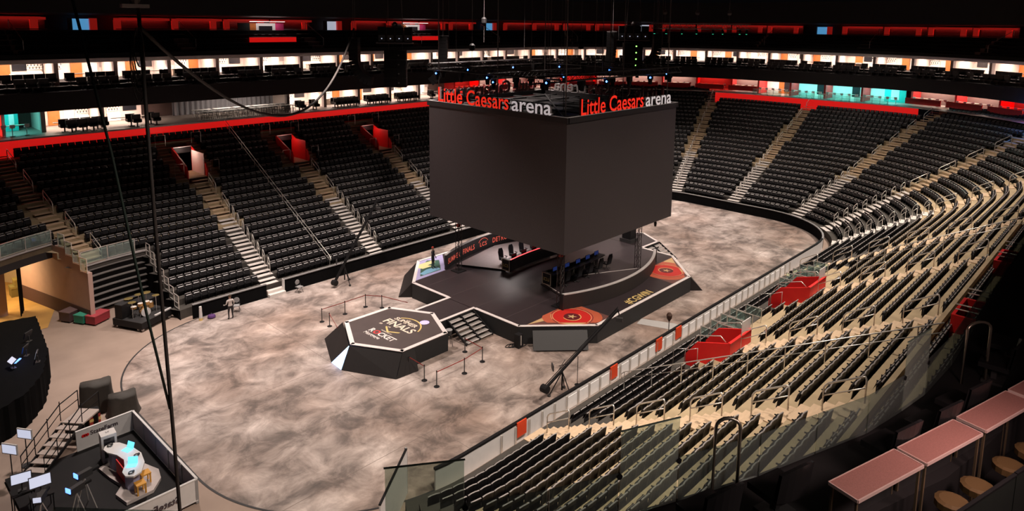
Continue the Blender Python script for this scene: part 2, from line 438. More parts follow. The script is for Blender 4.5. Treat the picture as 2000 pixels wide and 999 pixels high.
# long dividing rails that run straight up the stands
for x, s, ka, kb, lab in ((-12.2, 1, 0, 22, 'long double steel rail running up left stands between two aisles'),
                          (-12.6, -1, 2, 19, 'long double steel rail running up near stands between red vomitories'),
                          (8.3, -1, 8, 20, 'long double steel rail running up near stands beyond second red vomitory')):
    e = empty('divider_rail', (x, s*fam(ka/NR)[1], zt(ka/NR)), lab, 'handrail')
    b0 = Vector((x, s*fam(ka/NR)[1], zt(ka/NR)))
    pt = lambda k, h: Vector((x, s*fam(k/NR)[1], zt(k/NR)+h))-b0
    mb = MB(); mb.tube([pt(ka, .62), pt(ka-.2, .70), pt(ka-.2, .92), pt(ka, 1.0), pt(kb, 1.0)], .026, 6); mb.build('top_rail', STEEL, e, smooth=True)
    mb = MB(); mb.tube([pt(ka, .62), pt(kb, .62)], .02, 5); mb.build('mid_rail', STEEL, e, smooth=True)
    pm = MB().tube([(0, 0, 0), (0, 0, 1.0)], .022, 5).mesh('rail_post', STEEL)
    for k in range(ka, kb+1, 3 if s > 0 else 2): obj('rail_post', pm, e, pt(k, 0))

# ------------------------------------------------------------ seats
def seat_parts(hi):
    back, pan, arm, trim = MB(), MB(), MB(), MB()  # trim is the painted highlight along the top of the backrest
    if hi:
        # curved backrest: three facets across, leaning outwards
        for i in range(3):
            x0 = -.262+.1747*i; x1 = x0+.1747; bow = (.03, 0, .03); b0 = (0.0, .03, .03, 0.0)
            ya, yb = -b0[i], -b0[i+1]
            P = [(x0, .15+ya, .09), (x1, .15+yb, .09), (x1, .26+yb, .82), (x0, .26+ya, .82)]
            Q = [(p[0], p[1]+.035, p[2]) for p in P]
            back.add(P+Q, [(0, 1, 2, 3), (7, 6, 5, 4), (3, 2, 6, 7), (0, 4, 5, 1), (0, 3, 7, 4), (1, 5, 6, 2)])
            trim.add([(x0, .252+ya, .82), (x1, .252+yb, .82), (x1, .302+yb, .822), (x0, .302+ya, .822), (x0, .26+ya, .842), (x1, .26+yb, .842), (x1, .293+yb, .842), (x0, .293+ya, .842)],
                     [(4, 5, 6, 7), (0, 1, 5, 4), (2, 3, 7, 6), (0, 4, 7, 3), (1, 2, 6, 5)])
        pan.add([(-.2, .02, .42), (.2, .02, .42), (.19, .12, .74), (-.19, .12, .74), (-.2, .10, .42), (.2, .10, .42), (.19, .19, .74), (-.19, .19, .74)],
                [(0, 1, 2, 3), (7, 6, 5, 4), (3, 2, 6, 7), (0, 4, 5, 1), (0, 3, 7, 4), (1, 5, 6, 2)])
        arm.box(-.285, -.25, -.02, .2, .60, .64); arm.box(-.28, -.255, .13, .2, .07, .60)
        return back, pan, arm, trim
    back.box(-.262, .262, .15, .20, .09, .60); back.add([(-.25, .18, .60), (.25, .18, .60), (.25, .26, .82), (-.25, .26, .82), (-.25, .22, .60), (.25, .22, .60), (.25, .295, .82), (-.25, .295, .82)],
             [(0, 1, 2, 3), (7, 6, 5, 4), (0, 3, 7, 4), (1, 5, 6, 2)])
    back.add([(-.25, .255, .82), (.25, .255, .82), (.25, .30, .82), (-.25, .30, .82), (-.22, .262, .845), (.22, .262, .845), (.22, .292, .845), (-.22, .292, .845)],
             [(4, 5, 6, 7), (0, 1, 5, 4), (2, 3, 7, 6)], 1)
    back.add([(-.2, .0, .42), (.2, .0, .42), (.19, .10, .72), (-.19, .10, .72), (.19, .17, .72), (-.19, .17, .72)], [(0, 1, 2, 3)])
    back.add([(.17, .085, .675), (-.17, .085, .675), (.19, .16, .745), (-.19, .16, .745)], [(0, 2, 3, 1)], 1)  # pale lip painted as a highlight on the folded seat
    back.box(-.285, -.255, .0, .2, .1, .62)
    return back
seats = []
aisle_pts = {}
for k in range(NROWS):
    t = (k+.58)/NR; A, B, R = fam(t); P = bowl_path(A, B, R)
    cen = [(fn(t)[0], wd) for fn, k0, k1, wd, tn, lb in AISLES if k0 <= k < k1]
    z = zt(k/NR)-.07; acc = 0.0; step = .545
    xy = np.array([(p[0], p[1]) for p in P]); seg = np.hypot(*np.diff(xy, axis=0).T); cum = np.r_[0, np.cumsum(seg)]
    s = .3
    while s < cum[-1]:
        j = min(int(np.searchsorted(cum, s))-1, len(seg)-1); j = max(j, 0); f = (s-cum[j])/max(seg[j], 1e-6)
        x, y = xy[j]+(xy[j+1]-xy[j])*f; nx = P[j][2]*(1-f)+P[j+1][2]*f; ny = P[j][3]*(1-f)+P[j+1][3]*f
        s += step
        if not keep(k, x, y): continue
        if x < -34 and y > 0: continue
        if any((x-c.x)**2+(y-c.y)**2 < (wd/2+.30)**2 for c, wd in cen): continue
        if y > 0 and 14 <= k < 21 and any(abs(x-c) < w+1.15 for c, w in VOM_HI): continue
        if y < 0 and 3 <= k < 7 and any(-w-1.3 < x-c < w+.25 for c, w in VOM_LO): continue
        if y < 0 and x < 12 and k == 0: continue
        if y < 0 and 3 <= k < 7 and any(w < x-c < w+5.6 for c, w in VOM_LO): continue
        if y > 0 and k < 7 and x < -23.7: continue
        seats.append((x, y, z, math.atan2(ny, nx)-PI/2, k))
cp = np.array(CAM_POS)
dist = np.array([np.linalg.norm(np.array(q[:3])-cp) for q in seats])
def px_of(p):
    d = Vector(p)-CAM_POS; zz = d.dot(_f)
    if zz < .5: return (-1, -1)
    return 1000+FPX*d.dot(_r2)/zz, CY-FPX*d.dot(_u2)/zz
inview = np.array([(0 <= px_of(q[:3])[0] <= 2000 and 0 <= px_of(q[:3])[1] <= 999) and not (q[1] < 0 and q[4] > 16) for q in seats])
order = np.argsort(np.where(inview, dist, 1e6))
chosen = set(order[:300].tolist())
sb, sp, sa, strm = seat_parts(True)
me_b, me_p, me_a, me_t = sb.mesh('backrest', SEATB), sp.mesh('seat_pan', SEATB), sa.mesh('armrest', SEATB), strm.mesh('edge_highlight', SEATHL)
for i in sorted(chosen):
    x, y, z, rz, k = seats[i]
    e = empty('stadium_seat', (x, y, z), 'black tip-up seat, %s row above white barrier, %s' % (ORD[k-1], 'at the gate end' if x < -18 else 'between stair aisle and long rail' if x < -12.6 else 'between long rail and vomitory' if x < -8 else 'beyond first vomitory'), 'seat', 'near stand seats, row %d' % k, rz)
    b = obj('backrest', me_b, e); obj('edge_highlight', me_t, b); obj('seat_pan', me_p, e); obj('armrest', me_a, e)
lo = seat_parts(False); V = np.array(lo.v); Fm = lo.f; Mm = np.array(lo.m)
rest = [seats[i] for i in range(len(seats)) if i not in chosen]
N = len(rest); q = np.array(rest); c, s_ = np.cos(q[:, 3]), np.sin(q[:, 3])
allv = np.empty((N, len(V), 3)); allv[:, :, 0] = q[:, 0:1]+V[None, :, 0]*c[:, None]-V[None, :, 1]*s_[:, None]
allv[:, :, 1] = q[:, 1:2]+V[None, :, 0]*s_[:, None]+V[None, :, 1]*c[:, None]; allv[:, :, 2] = q[:, 2:3]+V[None, :, 2]
def bulk_mesh(name, allv, faces, mids, mats):
    N, nv, _ = allv.shape; me = bpy.data.meshes.new(name); ln = np.array([len(f) for f in faces]); flat = np.concatenate([np.array(f) for f in faces])
    me.vertices.add(N*nv); me.vertices.foreach_set('co', allv.reshape(-1).astype(np.float32))
    me.loops.add(N*len(flat)); me.loops.foreach_set('vertex_index', (flat[None]+(np.arange(N)*nv)[:, None]).reshape(-1).astype(np.int32))
    me.polygons.add(N*len(faces)); st = np.r_[0, np.cumsum(ln)[:-1]]
    me.polygons.foreach_set('loop_start', (st[None]+(np.arange(N)*len(flat))[:, None]).reshape(-1).astype(np.int32))
    for m in mats: me.materials.append(m)
    me.polygons.foreach_set('material_index', np.tile(mids, N).astype(np.int32)); me.update(calc_edges=True); me.validate(); return me
o = obj('stadium_seats', bulk_mesh('stadium_seats', allv, Fm, Mm, [SEATB, SEATHL]))
o['kind'] = 'stuff'; tag(o, 'thousands of black tip-up seats filling the far and left stands', 'seats')
print('SEATS', len(seats))
# ------------------------------------------------------------ rings of suites and the upper deck
A1, B1, R1 = fam(1)
J0, J1 = 6, 55+len(SIDE_X)+31+3+27
RINGP = [(p[0], p[1]) for p in bowl_path(A1, B1, R1)][J0:J1]
def ring(name, prof, mats, label, mlist=None, pts=None, closed=False):
    mb = MB(); sweep(mb, pts or RINGP, prof, 0, mlist, closed_prof=closed, caps=closed)
    return struct(mb.build(name, mats), label)
RED_GLOW = mat('red_wall_glow', (.5, .01, .01), .4, emit=.50, ecol=(1, .012, .010))  # self-glow put into the red bands and loge fronts to brighten them
FASC = mat('black_fascia', (.010, .008, .009), .75)
CAPG = mat('pale_cap', (.50, .46, .45), .6)
STRIP = mat('pale_strip', (.80, .74, .74), .5)
jC3 = 55+len(SIDE_X)+31+3+6-J0; jC1 = 55+len(SIDE_X)+25-J0
band_pts = RINGP[:jC3]
ring('red_band_left', [(.12, 9.6), (.12, 10.92)], RED_GLOW, 'bright red wall band above the lower seating bowl', pts=RINGP[:55+len(SIDE_X)-J0+6])
ring('red_band_end', [(.12, 9.6), (.12, 11.02)], RED_GLOW, 'red wall band behind top rows of far end stands', pts=RINGP[jC1:jC3])
ring('trim_3', [(.08, 10.92), (.08, 11.06), (.3, 11.06)], CAPG, 'pale cap along the red wall band', pts=RINGP[:55+len(SIDE_X)-J0+6])
ring('trim_4', [(.08, 11.02), (.08, 11.10), (.3, 11.10)], CAPG, 'pale cap along the far red wall band', pts=RINGP[jC1:jC3])
ring('floor_lower_level', [(.12, 11.05), (2.9, 11.08), (7.5, 11.1)], mat('level_floor', (.30, .25, .22), .6), 'concourse floor behind the red band')
ring('balcony_fascia', [(7.5, 13.25), (.0, 13.08), (-.05, 13.12), (-.05, 14.62), (.0, 14.66), (.85, 14.66), (.85, 15.0), (1.75, 15.0), (1.75, 15.3), (7.5, 15.3)], FASC, 'black balcony fascia below the upper suites')
ring('lower_rear_wall', [(6.4, 11.0), (6.4, 13.3)], mat('plum_wall', (.16, .10, .09), .7), 'back wall of lower level')  # rear walls of the levels, swept along the ring
ring('upper_rear_wall', [(6.0, 15.2), (6.0, 17.2)], mat('suite_wall', (.42, .36, .32), .7), 'back wall of suite level')
ring('upper_fascia', [(6.2, 17.06), (.1, 17.0), (.0, 17.02), (.0, 17.33), (.12, 17.38)], STRIP, 'pale strip above the suites')
DKF = mat('deck_dark', (.012, .011, .012), .8)
prof = [(.12, 17.38), (.25, 17.75), (.9, 17.75)]
for i in range(5): prof += [(.9+.8*i, 18.05+.40*i), (1.7+.8*i, 18.05+.40*i)]
prof += [(6.6, 19.65)]
ring('floor_upper_deck', prof, DKF, 'black upper deck terraces')
ring('deck_rear_wall', [(6.6, 19.4), (6.6, 22.5)], mat('deck_back', (.02, .012, .012), .8), 'dark back wall of upper deck')
ring('ceiling_upper', [(7.2, 20.95), (1.2, 21.15), (1.2, 24)], DKF, 'black soffit above the upper deck')
mb = MB(); mb.box(-90, 95, -75, 75, 34, 34.4); struct(mb.build('ceiling', DKF), 'black arena roof')

def ringpos(e):
    """arc-length walker on the ring at outward offset e"""
    P = bowl_path(A1+e, B1+e, R1+e)[J0:J1]
    xy = np.array([(p[0], p[1]) for p in P]); nn = np.array([(p[2], p[3]) for p in P])
    seg = np.hypot(*np.diff(xy, axis=0).T); cum = np.r_[0, np.cumsum(seg)]
    def at(s):
        j = int(np.clip(np.searchsorted(cum, s)-1, 0, len(seg)-1)); f = (s-cum[j])/max(seg[j], 1e-6)
        p = xy[j]+(xy[j+1]-xy[j])*f; n = nn[j]*(1-f)+nn[j+1]*f
        return p[0], p[1], math.atan2(n[1], n[0])-PI/2
    return at, cum[-1]

WARMW = mat('warm_white_wall', (.80, .66, .60), .6)
PALEW = mat('pale_wall', (.82, .80, .80), .6)
ORNG = mat('orange_wood', (.50, .15, .03), .5, noise=.3, nscale=3)
TAUPE = mat('taupe_column', (.42, .34, .32), .6)
TVM = mat('television_glass', (.02, .02, .025), .2)
SHELF = mat('lit_shelf', (.9, .85, .8), .5)
MARB = mat('pale_counter', (.75, .66, .56), .35)
TEAL = mat('teal_wall', (.03, .55, .52), .5)
REDW = mat('red_wall', (.80, .02, .02), .5)
PINK = mat('magenta_wall', (.7, .05, .2), .5)
LAMPW = mat('suite_or_added_lamp', (1, .9, .8), .5, emit=15, ecol=(1, .78, .66))
LAMPD = mat('dim_downlight', (1, .9, .85), .5, emit=4, ecol=(1, .85, .8))
LAMPB = mat('blue_tube', (.2, .6, 1), .5, emit=16, ecol=(.15, .55, 1))
LAMPT = mat('teal_tube', (.2, 1, .9), .5, emit=14, ecol=(.2, 1, .92))
LAMPR = mat('red_tube', (1, .05, .03), .5, emit=12, ecol=(1, .04, .03))
def bx(x0, x1, y0, y1, z0, z1, m, nm): return MB().box(x0, x1, y0, y1, z0, z1).mesh(nm, m)
W = 4.5
# parts of a suite, shared meshes in local axes: x along the ring, y outwards, z up from the room floor (y=0 is the front of the room)
SU = {
 'back_wall': bx(-W/2, W/2, 3.6, 3.7, 0, 1.75, WARMW, 'back_wall'),
 'column': bx(-.17, .17, -.2, .25, -.3, 1.75, TAUPE, 'column'),
 'partition': bx(-.05, .05, .3, 3.7, 0, 1.75, WARMW, 'partition'),
 'wood_panel': bx(-.45, .45, 3.45, 3.6, 0, 1.75, ORNG, 'wood_panel'),
 'door_panel': bx(-.42, .42, 3.52, 3.6, 0, 1.62, PALEW, 'door_panel'),
 'television': bx(-.6, .6, 3.5, 3.58, .85, 1.5, TVM, 'television'),
 'ceiling_light': bx(-W/2+.4, W/2-.4, 1.2, 2.6, 1.66, 1.70, LAMPW, 'ceiling_light'),
 'drink_rail': bx(-1.5, 1.5, -.12, .22, .62, .68, MARB, 'drink_rail'),
 'picture': bx(-.28, .28, 3.54, 3.58, .95, 1.45, TAUPE, 'picture'),
}
shm = MB(); shm.box(-.55, .55, 3.2, 3.6, 0, .7); shm.box(-.55, .55, 3.45, 3.6, .7, 1.6)
for zz in (.95, 1.2, 1.45): shm.box(-.55, .55, 3.25, 3.45, zz, zz+.04)
SU['shelf_unit'] = shm.mesh('shelf_unit', SHELF)
bt = MB()
for i in range(9): bt.lathe([(.035, 0), (.035, .12), (.012, .16), (.012, .2)], (-.48+.12*i, 3.34, .99 if i % 2 else 1.24), 5)
SU['bottle_row'] = bt.mesh('bottle_row', TVM)
isl = MB(); isl.box(-.7, .7, 1.5, 2.1, 0, .62); isl.box(-.8, .8, 1.4, 2.2, .62, .68); SU['island'] = isl.mesh('island', [MARB])
def suite(loc, rz, v, label, group, lamp=True):
    e = empty('suite', loc, label, 'suite', group, rz)
    obj('back_wall', SU['back_wall'], e); obj('column', SU['column'], e, (-W/2, 0, 0)); obj('partition', SU['partition'], e, (-W/2, 0, 0))
    obj('ceiling_light', SU['ceiling_light'], e); obj('drink_rail', SU['drink_rail'], e)
    X = {0: (-1.6, -.3, 1.2), 1: (1.5, .2, -1.2), 2: (.2, -1.5, 1.5), 3: (-.6, 1.6, .6)}[v % 4]
    obj('wood_panel', SU['wood_panel'], e, (X[0], 0, 0))
    s = obj('shelf_unit', SU['shelf_unit'], e, (X[1], 0, 0)); obj('bottle_row', SU['bottle_row'], s)
    if v % 3 != 1: obj('television', SU['television'], e, (X[2], 0, 0))
    else: obj('door_panel', SU['door_panel'], e, (X[2], 0, 0)); obj('picture', SU['picture'], e, (X[2]+.85, 0, 0))
    if v % 2: obj('island', SU['island'], e, (X[2]*.5, 0, 0))
    return e
def feat(v): return ('wall television' if v % 3 != 1 else 'door and picture')+(', island' if v % 2 else '')+(', panel by column', ', panel off column', ', central panel', ', offset panel')[v % 4]
def chair_mesh():
    mb = MB(); mb.box(-.29, .29, -.22, .24, .36, .46); mb.box(-.38, .38, .2, .30, .42, 1.08); mb.box(-.36, -.30, -.18, .25, .40, .66); mb.box(.30, .36, -.18, .25, .40, .66)
    mb.box(-.05, .05, -.05, .05, 0, .36); mb.box(-.22, .22, -.2, .2, 0, .03)
    return mb
CH = chair_mesh(); CHM = CH.mesh('suite_chair', mat('black_leather', (.012, .011, .012), .45))
chairs = []
at2, L2 = ringpos(1.9); atA, LA = ringpos(.45); atB, LB = ringpos(1.3)
n2 = int(L2/W)
for i in range(n2):
    s = (i+.5)*L2/n2; x, y, rz = at2(s)
    if x < -46: continue
    side = 'left' if y > 0 and x < 30 else 'far'
    suite((x, y, 15.3), rz, (i*7+i//3) % 12, 'lit upper suite with %s on the %s balcony' % (feat((i*7+i//3) % 12), side), 'upper suites on the %s side' % side)
    for at, LL, z, nn in ((atA, LA, 14.67, 4), (atB, LB, 15.01, 5)):
        for q in range(nn):
            if (i*5+q*3+nn) % 11 == 4: continue
            u = (i+.5+(q-(nn-1)/2)*(.175 if nn == 5 else .19))*LL/n2
            cx, cy, cr = at(u); chairs.append((cx, cy, z, cr))
at1, L1 = ringpos(2.4); atD, LD = ringpos(.7); atE, LE = ringpos(1.5)
n1 = int(L1/W)
for i in range(n1):
    s = (i+.5)*L1/n1; x, y, rz = at1(s)
    if x < -46 or x > 20 or y < 0: continue
    if x < -26.6: continue
    if -16.6 < x < -2.2: continue            # the curtained bay with banquet tables
    suite((x, y, 11.12), rz, (i*5+3) % 12, 'lit lower suite with %s above the red band' % feat((i*5+3) % 12), 'lower suites above the red band')
    for at, LL, nn in ((atD, LD, 4), (atE, LE, 4)):
        for q in range(nn):
            if (i*7+q*4+nn) % 8 == 3: continue
            u = (i+.5+(q-(nn-1)/2)*.19)*LL/n1
            cx, cy, cr = at(u); chairs.append((cx, cy, 11.07, cr))
chairs.sort(key=lambda q: (Vector(q[:3])-CAM_POS).length)
for j, q in enumerate(chairs[:300]):
    tag(obj('suite_chair', CHM, None, q[:3], q[3]), 'black leather lounge chair before the lit lower suites above the red band' if q[2] < 12 else 'black leather lounge chair in the %s row of the %s upper suite balcony' % ('front' if q[2] < 14.9 else 'back', 'left' if q[0] < 30 and q[1] > 0 else 'far'), 'chair', 'lower suite chairs' if q[2] < 12 else '%s row upper suite chairs, %s side' % ('front' if q[2] < 14.9 else 'back', 'left' if q[0] < 30 and q[1] > 0 else 'far'))
if len(chairs) > 300:
    q = np.array(chairs[300:]); V = np.array(CH.v); c, s_ = np.cos(q[:, 3]), np.sin(q[:, 3])
    av = np.empty((len(q), len(V), 3)); av[:, :, 0] = q[:, 0:1]+V[None, :, 0]*c[:, None]-V[None, :, 1]*s_[:, None]
    av[:, :, 1] = q[:, 1:2]+V[None, :, 0]*s_[:, None]+V[None, :, 1]*c[:, None]; av[:, :, 2] = q[:, 2:3]+V[None, :, 2]
    o = obj('suite_chairs', bulk_mesh('suite_chairs', av, CH.f, np.array(CH.m), [CHM.materials[0]])); o['kind'] = 'stuff'
    tag(o, 'remaining black lounge chairs on the far balconies', 'chairs')
print('CHAIRS', len(chairs), 'suites', n1, n2)

# curtained bay with banquet tables above the red band
CURT = mat('grey_curtain', (.34, .33, .36), .8)
mb = MB(); pts = []
for i in range(121):
    x = -15.0+11.4*i/120; pts.append((x, B1+5.6+.10*sin(i*1.15)))
mb.v = [(x, y, 11.1) for x, y in pts]+[(x, y, 13.2) for x, y in pts]; mb.f = [(i, i+1, 122+i, 121+i) for i in range(120)]; mb.m = [0]*120
tag(mb.build('stage_curtain', CURT), 'pleated grey curtain closing the banquet bay above red band', 'curtain')
area_light('bay_light', (-9.5, B1+3.0, 13.1), (-9.5, B1+3.2, 11), 6, 160, (1, .84, .7), PI, 1.5)
TBL = MB(); TBL.box(-.9, .9, -.4, .4, .70, .74)
for sx in (-.8, .8):
    for sy in (-.32, .32): TBL.box(sx-.02, sx+.02, sy-.02, sy+.02, 0, .70)
tbm = TBL.mesh('banquet_table', WHITE)
FCH = MB(); FCH.box(-.2, .2, -.2, .2, .43, .46); FCH.lathe([(.01, .0), (.2, .02), (.2, .06), (.01, .08)], (0, .2, .72), 8)
for sx in (-.18, .18):
    for sy in (-.18, .18): FCH.box(sx-.015, sx+.015, sy-.015, sy+.015, 0, .43 if sy < 0 else .75)
fcm = FCH.mesh('banquet_chair', [DARK])
for r_, yy in enumerate((1.2, 2.8)):
    for i in range(5):
        x = -13.4+2.05*i+.2*r_
        tag(obj('banquet_table', tbm, None, (x, B1+yy, 11.1)), 'white folding banquet table in the curtained bay', 'table', 'banquet tables')
        for q in range(3):
            tag(obj('banquet_chair', fcm, None, (x-.6+.6*q, B1+yy-.66, 11.1), PI), 'dark round-backed chair at a banquet table in curtained bay', 'chair', 'banquet chairs')

# ------------------------------------------------------------ club bays on the far end and left corner, coloured walls
def club_bay(loc, rz, wd, wall, lamp, label, rail='glass', trimcol=None, h=2.1, group=None):
    e = empty('club_bay', loc, label, 'bar', group, rz)
    MB().box(-wd/2, wd/2, 3.4, 3.5, 0, h).build('back_wall', wall, e)
    MB().box(-wd/2, -wd/2+wd*.42, 3.36, 3.4, 0, h).build('wall_panel', PALEW if wall is not PALEW else REDW, e)
    MB().box(wd*.1, wd*.32, 3.34, 3.4, .3, 1.7).build('menu_board', TVM if wall is not TEAL else PALEW, e)
    MB().box(-wd/2-.12, -wd/2+.12, .6, 3.5, 0, h).build('column', trimcol or REDW, e)
    MB().box(-wd/2+.3, wd/2-.3, 1.3, 2.4, h-.10, h-.04).build('light_panel', lamp, e)
    MB().box(-wd/2+.2, wd/2-.2, .55, .9, .78, .84).build('bar_top', MARB, e)
    st = MB(); n = int(wd/.75)
    stm = MB().lathe([(.18, .0), (.18, .02), (.03, .03), (.03, .62), (.19, .64), (.2, .70), (.17, .72)], n=8)
    stm.box(-.18, .18, .14, .19, .72, .95)
    me = stm.mesh('bar_stool', WHITE)
    for i in range(n): obj('bar_stool', me, e, (-wd/2+.5+i*(wd-.7)/max(1, n-1), .35, 0), PI)
    return e
GLASSR = glass_mat('rail_glass', (.82, .95, .92), .12)
at0, L0r = ringpos(.25); atc, Lc = ringpos(1.2)
jx = []
n = int(Lc/4.6)
pal = [(WARMW, LAMPW, 'white'), (REDW, LAMPR, 'red'), (TEAL, LAMPT, 'teal'), (WARMW, LAMPT, 'white and teal'), (ORNG, LAMPW, 'orange'), (PALEW, LAMPW, 'pale')]
seen = {}
for i in range(n):
    x, y, rz = atc((i+.5)*Lc/n)
    if x < 20 or y < -29: continue
    A, B, R = A1, B1, R1; an = math.degrees(math.atan2(y, x-20))
    inside = -16 < an < 14
    ex = 0 if inside else 2.6
    wall, lamp, cn = pal[(i*5+i//2) % 6] if inside else pal[(0, 4, 1, 5)[i % 4]]
    px = x-sin(rz)*ex; py = y+cos(rz)*ex
    spot = 'behind the far red band' if inside else 'behind the raised far rows'
    b = club_bay((px, py, 11.1), rz, 4.4, wall, lamp, '%s lit club bay with white stools %s' % (cn, spot), group='%s club bays %s' % (cn, spot))
    if inside:
        gx, gy, gr = at0((i+.5)*L0r/n)
        g = empty('glass_balustrade', (gx, gy, 11.1), 'clear glass balustrade on top of the far red band', 'railing', 'far glass balustrades', gr)
        MB().box(-2.05, 2.05, -.01, .01, 0, .75).build('glass_pane', GLASSR, g); MB().box(-2.05, 2.05, -.03, .03, .75, .79).build('top_rail', STEEL, g)
    else:
        z = zt(NROWS/NR)
        Ae, Be, Re = fam(NROWS/NR)
        g = MB().box(-2.1, 2.1, -.06, .06, z-11.1, 12.0-11.1).build('counter_front', REDW, b, (0, -1.15, 0))
# left corner bay: pink and teal
for ph, bw, wall, lamp, cn in ((98.7, 4.4, REDW, LAMPR, 'red and magenta'), (92.4, 1.7, TEAL, LAMPT, 'teal')):
    aa = rad(ph); e = 1.2
    X, Y = -(A1-R1), B1-R1
    x = X+(R1+e)*cos(aa); y = Y+(R1+e)*sin(aa)
    club_bay((x, y, 11.1), aa-PI/2, bw, wall, lamp, cn+' lit bar bay with stools at left end of the red band', trimcol=PALEW)

# ------------------------------------------------------------ upper deck boxes, red partitions and lit doorways
atU, LU = ringpos(5.4); atV, LV = ringpos(1.0)
DOORB = mat('blue_doorway', (.25, .55, .9), .5, emit=.55, ecol=(.12, .45, .85))
DOORW = mat('white_doorway', (.8, .8, .85), .5, emit=.5, ecol=(.7, .75, .9))
REDG = mat('red_frame_glow', (.8, .02, .02), .5, emit=.16, ecol=(1, .03, .02))  # frames glow faintly in place of red light falling on them
seatU = MB()
nU = int(LU/5.2)
for i in range(nU):
    x, y, rz = atU((i+.5)*LU/nU)
    if x < -50: continue
    kind = (i*7) % 5
    side = 'left' if y > 0 and x < 25 else 'far'
    if kind in (0, 2, 3, 4):
        e = empty('press_box', (x, y, 19.66), 'red framed dark box at back of the %s upper deck' % side, 'box', '%s upper deck boxes' % side, rz)
        MB().box(-2.5, 2.5, 0, .12, .88, 1.1).build('red_header', REDG, e)
        MB().box(-2.5, -1.9, 0, .25, 0, .9).build('red_pier', REDG, e)
        if kind != 3: MB().box(1.3, 1.9, 0, .25, 0, .9).build('red_pier', REDG, e)
        MB().box(-1.9, 2.5, .5, .6, 0, 1.15).build('dark_back', DARK, e)
        MB().box(-2.3, 2.3, .16, .22, .98, 1.04).build('hidden_red_lamp', LAMPR, e)  # strip added out of sight behind the header to redden the box
        MB().box(-2.5, 2.5, -.5, -.45, .05, .12).build('sill_rail', CAPG, e)
    else:
        e = empty('deck_doorway', (x, y, 19.66), 'lit doorway bay at back of the %s upper deck' % side, 'doorway', '%s upper deck doorways' % side, rz)
        MB().box(-.7, .7, .3, .36, 0, 1.0).build('door_opening', DOORW if i % 2 else DOORB, e)
        MB().box(-1.0, -.7, 0, .36, 0, 1.05).build('door_jamb', DARK, e); MB().box(.7, 1.3, 0, .36, 0, 1.05).build('door_jamb', REDG, e)
for s_px, lab in ((-5.6, 'red fronted loge with glass rail on left upper deck'), (14.5, 'red fronted loge with chairs on left upper deck beyond speakers')):
    e = empty('loge_box', (s_px, B1+2.2, 18.2), lab, 'box')
    MB().box(-2.6, 2.6, 0, .15, 0, .75).build('red_front', RED_GLOW, e); MB().box(-2.6, 2.6, -.05, .2, .75, .82).build('cap_rail', CAPG, e)
    MB().box(-2.6, -1.3, 2.6, 2.7, .7, 2.2).build('side_panel', BLACK, e); MB().box(-1.3, -.6, 2.6, 2.7, .7, 2.2).build('wood_panel', ORNG, e); MB().box(-.6, 1.6, 2.6, 2.7, .7, 2.2).build('lit_back', PALEW, e); MB().box(1.6, 2.6, 2.6, 2.7, .7, 2.2).build('side_panel', PINK, e); MB().box(-.3, 1.2, 2.5, 2.6, 1.3, 1.9).build('television', TVM, e); MB().box(-1.5, 2.2, 1.6, 2.2, 2.35, 2.38).build('ceiling_light', LAMPD, e)
    for i in range(5): obj('loge_chair', fcm, e, (-1.6+.8*i, .9, .25), PI)
cf = a_corner(32, 1, 1)

# stair blocks between the upper deck sections
dstep = MB()
for i in range(5): dstep.box(-.7, .7, .8*i, .8*i+.8, -.3, .34+.40*i-.02)
dsm = dstep.mesh('deck_steps', mat('dim_brown_step', (.30, .20, .17), .8))
drl = MB(); drl.tube([(.75, .1, .2), (.75, .1, 1.1), (.75, 3.8, 2.75), (.75, 3.8, 1.9)], .03, 5); drm = drl.mesh('rail', STEEL)
atS, LS = ringpos(.9)
nS = int(LS/13.5)
for i in range(nS):
    x, y, rz = atS((i+.35)*LS/nS)
    if x < -46: continue
    e = empty('deck_stairs', (x, y, 17.76), 'brown stair block between black sections of the %s upper deck' % ('left' if y > 0 and x < 25 else 'far'), 'stairs', '%s upper deck stairs' % ('left' if y > 0 and x < 25 else 'far'), rz)
    obj('step_block', dsm, e); obj('rail', drm, e)
# ------------------------------------------------------------ text helper
def text_mesh(body, size, extrude=0.0, offset=0.0, mats=None, name='lettering', sx=1.0, align='LEFT', space=1.0):
    cu = bpy.data.curves.new(name, 'FONT'); cu.body = body; cu.size = size; cu.extrude = extrude; cu.offset = offset
    cu.align_x = align; cu.space_character = space; cu.resolution_u = 3
    o = bpy.data.objects.new(name, cu); me = bpy.data.meshes.new_from_object(o)
    bpy.data.objects.remove(o)
    co = np.empty(len(me.vertices)*3); me.vertices.foreach_get('co', co); co = co.reshape(-1, 3); co[:, 0] *= sx
    me.vertices.foreach_set('co', co.reshape(-1)); me.update()
    me.materials.clear(); me.materials.append(mats); me.name = name
    return me
def text(body, size, m, parent, M, name='lettering', **kw):
    o = bpy.data.objects.new(name, text_mesh(body, size, mats=m, name=name, **kw)); link(o, parent); o.matrix_local = M; return o
def frame(o, xa, ya):
    """matrix with local x along xa, local y along ya"""
    xa = Vector(xa).normalized(); ya = Vector(ya).normalized(); za = xa.cross(ya)
    M = Matrix((xa, ya, za)).transposed().to_4x4(); M.translation = o; return M

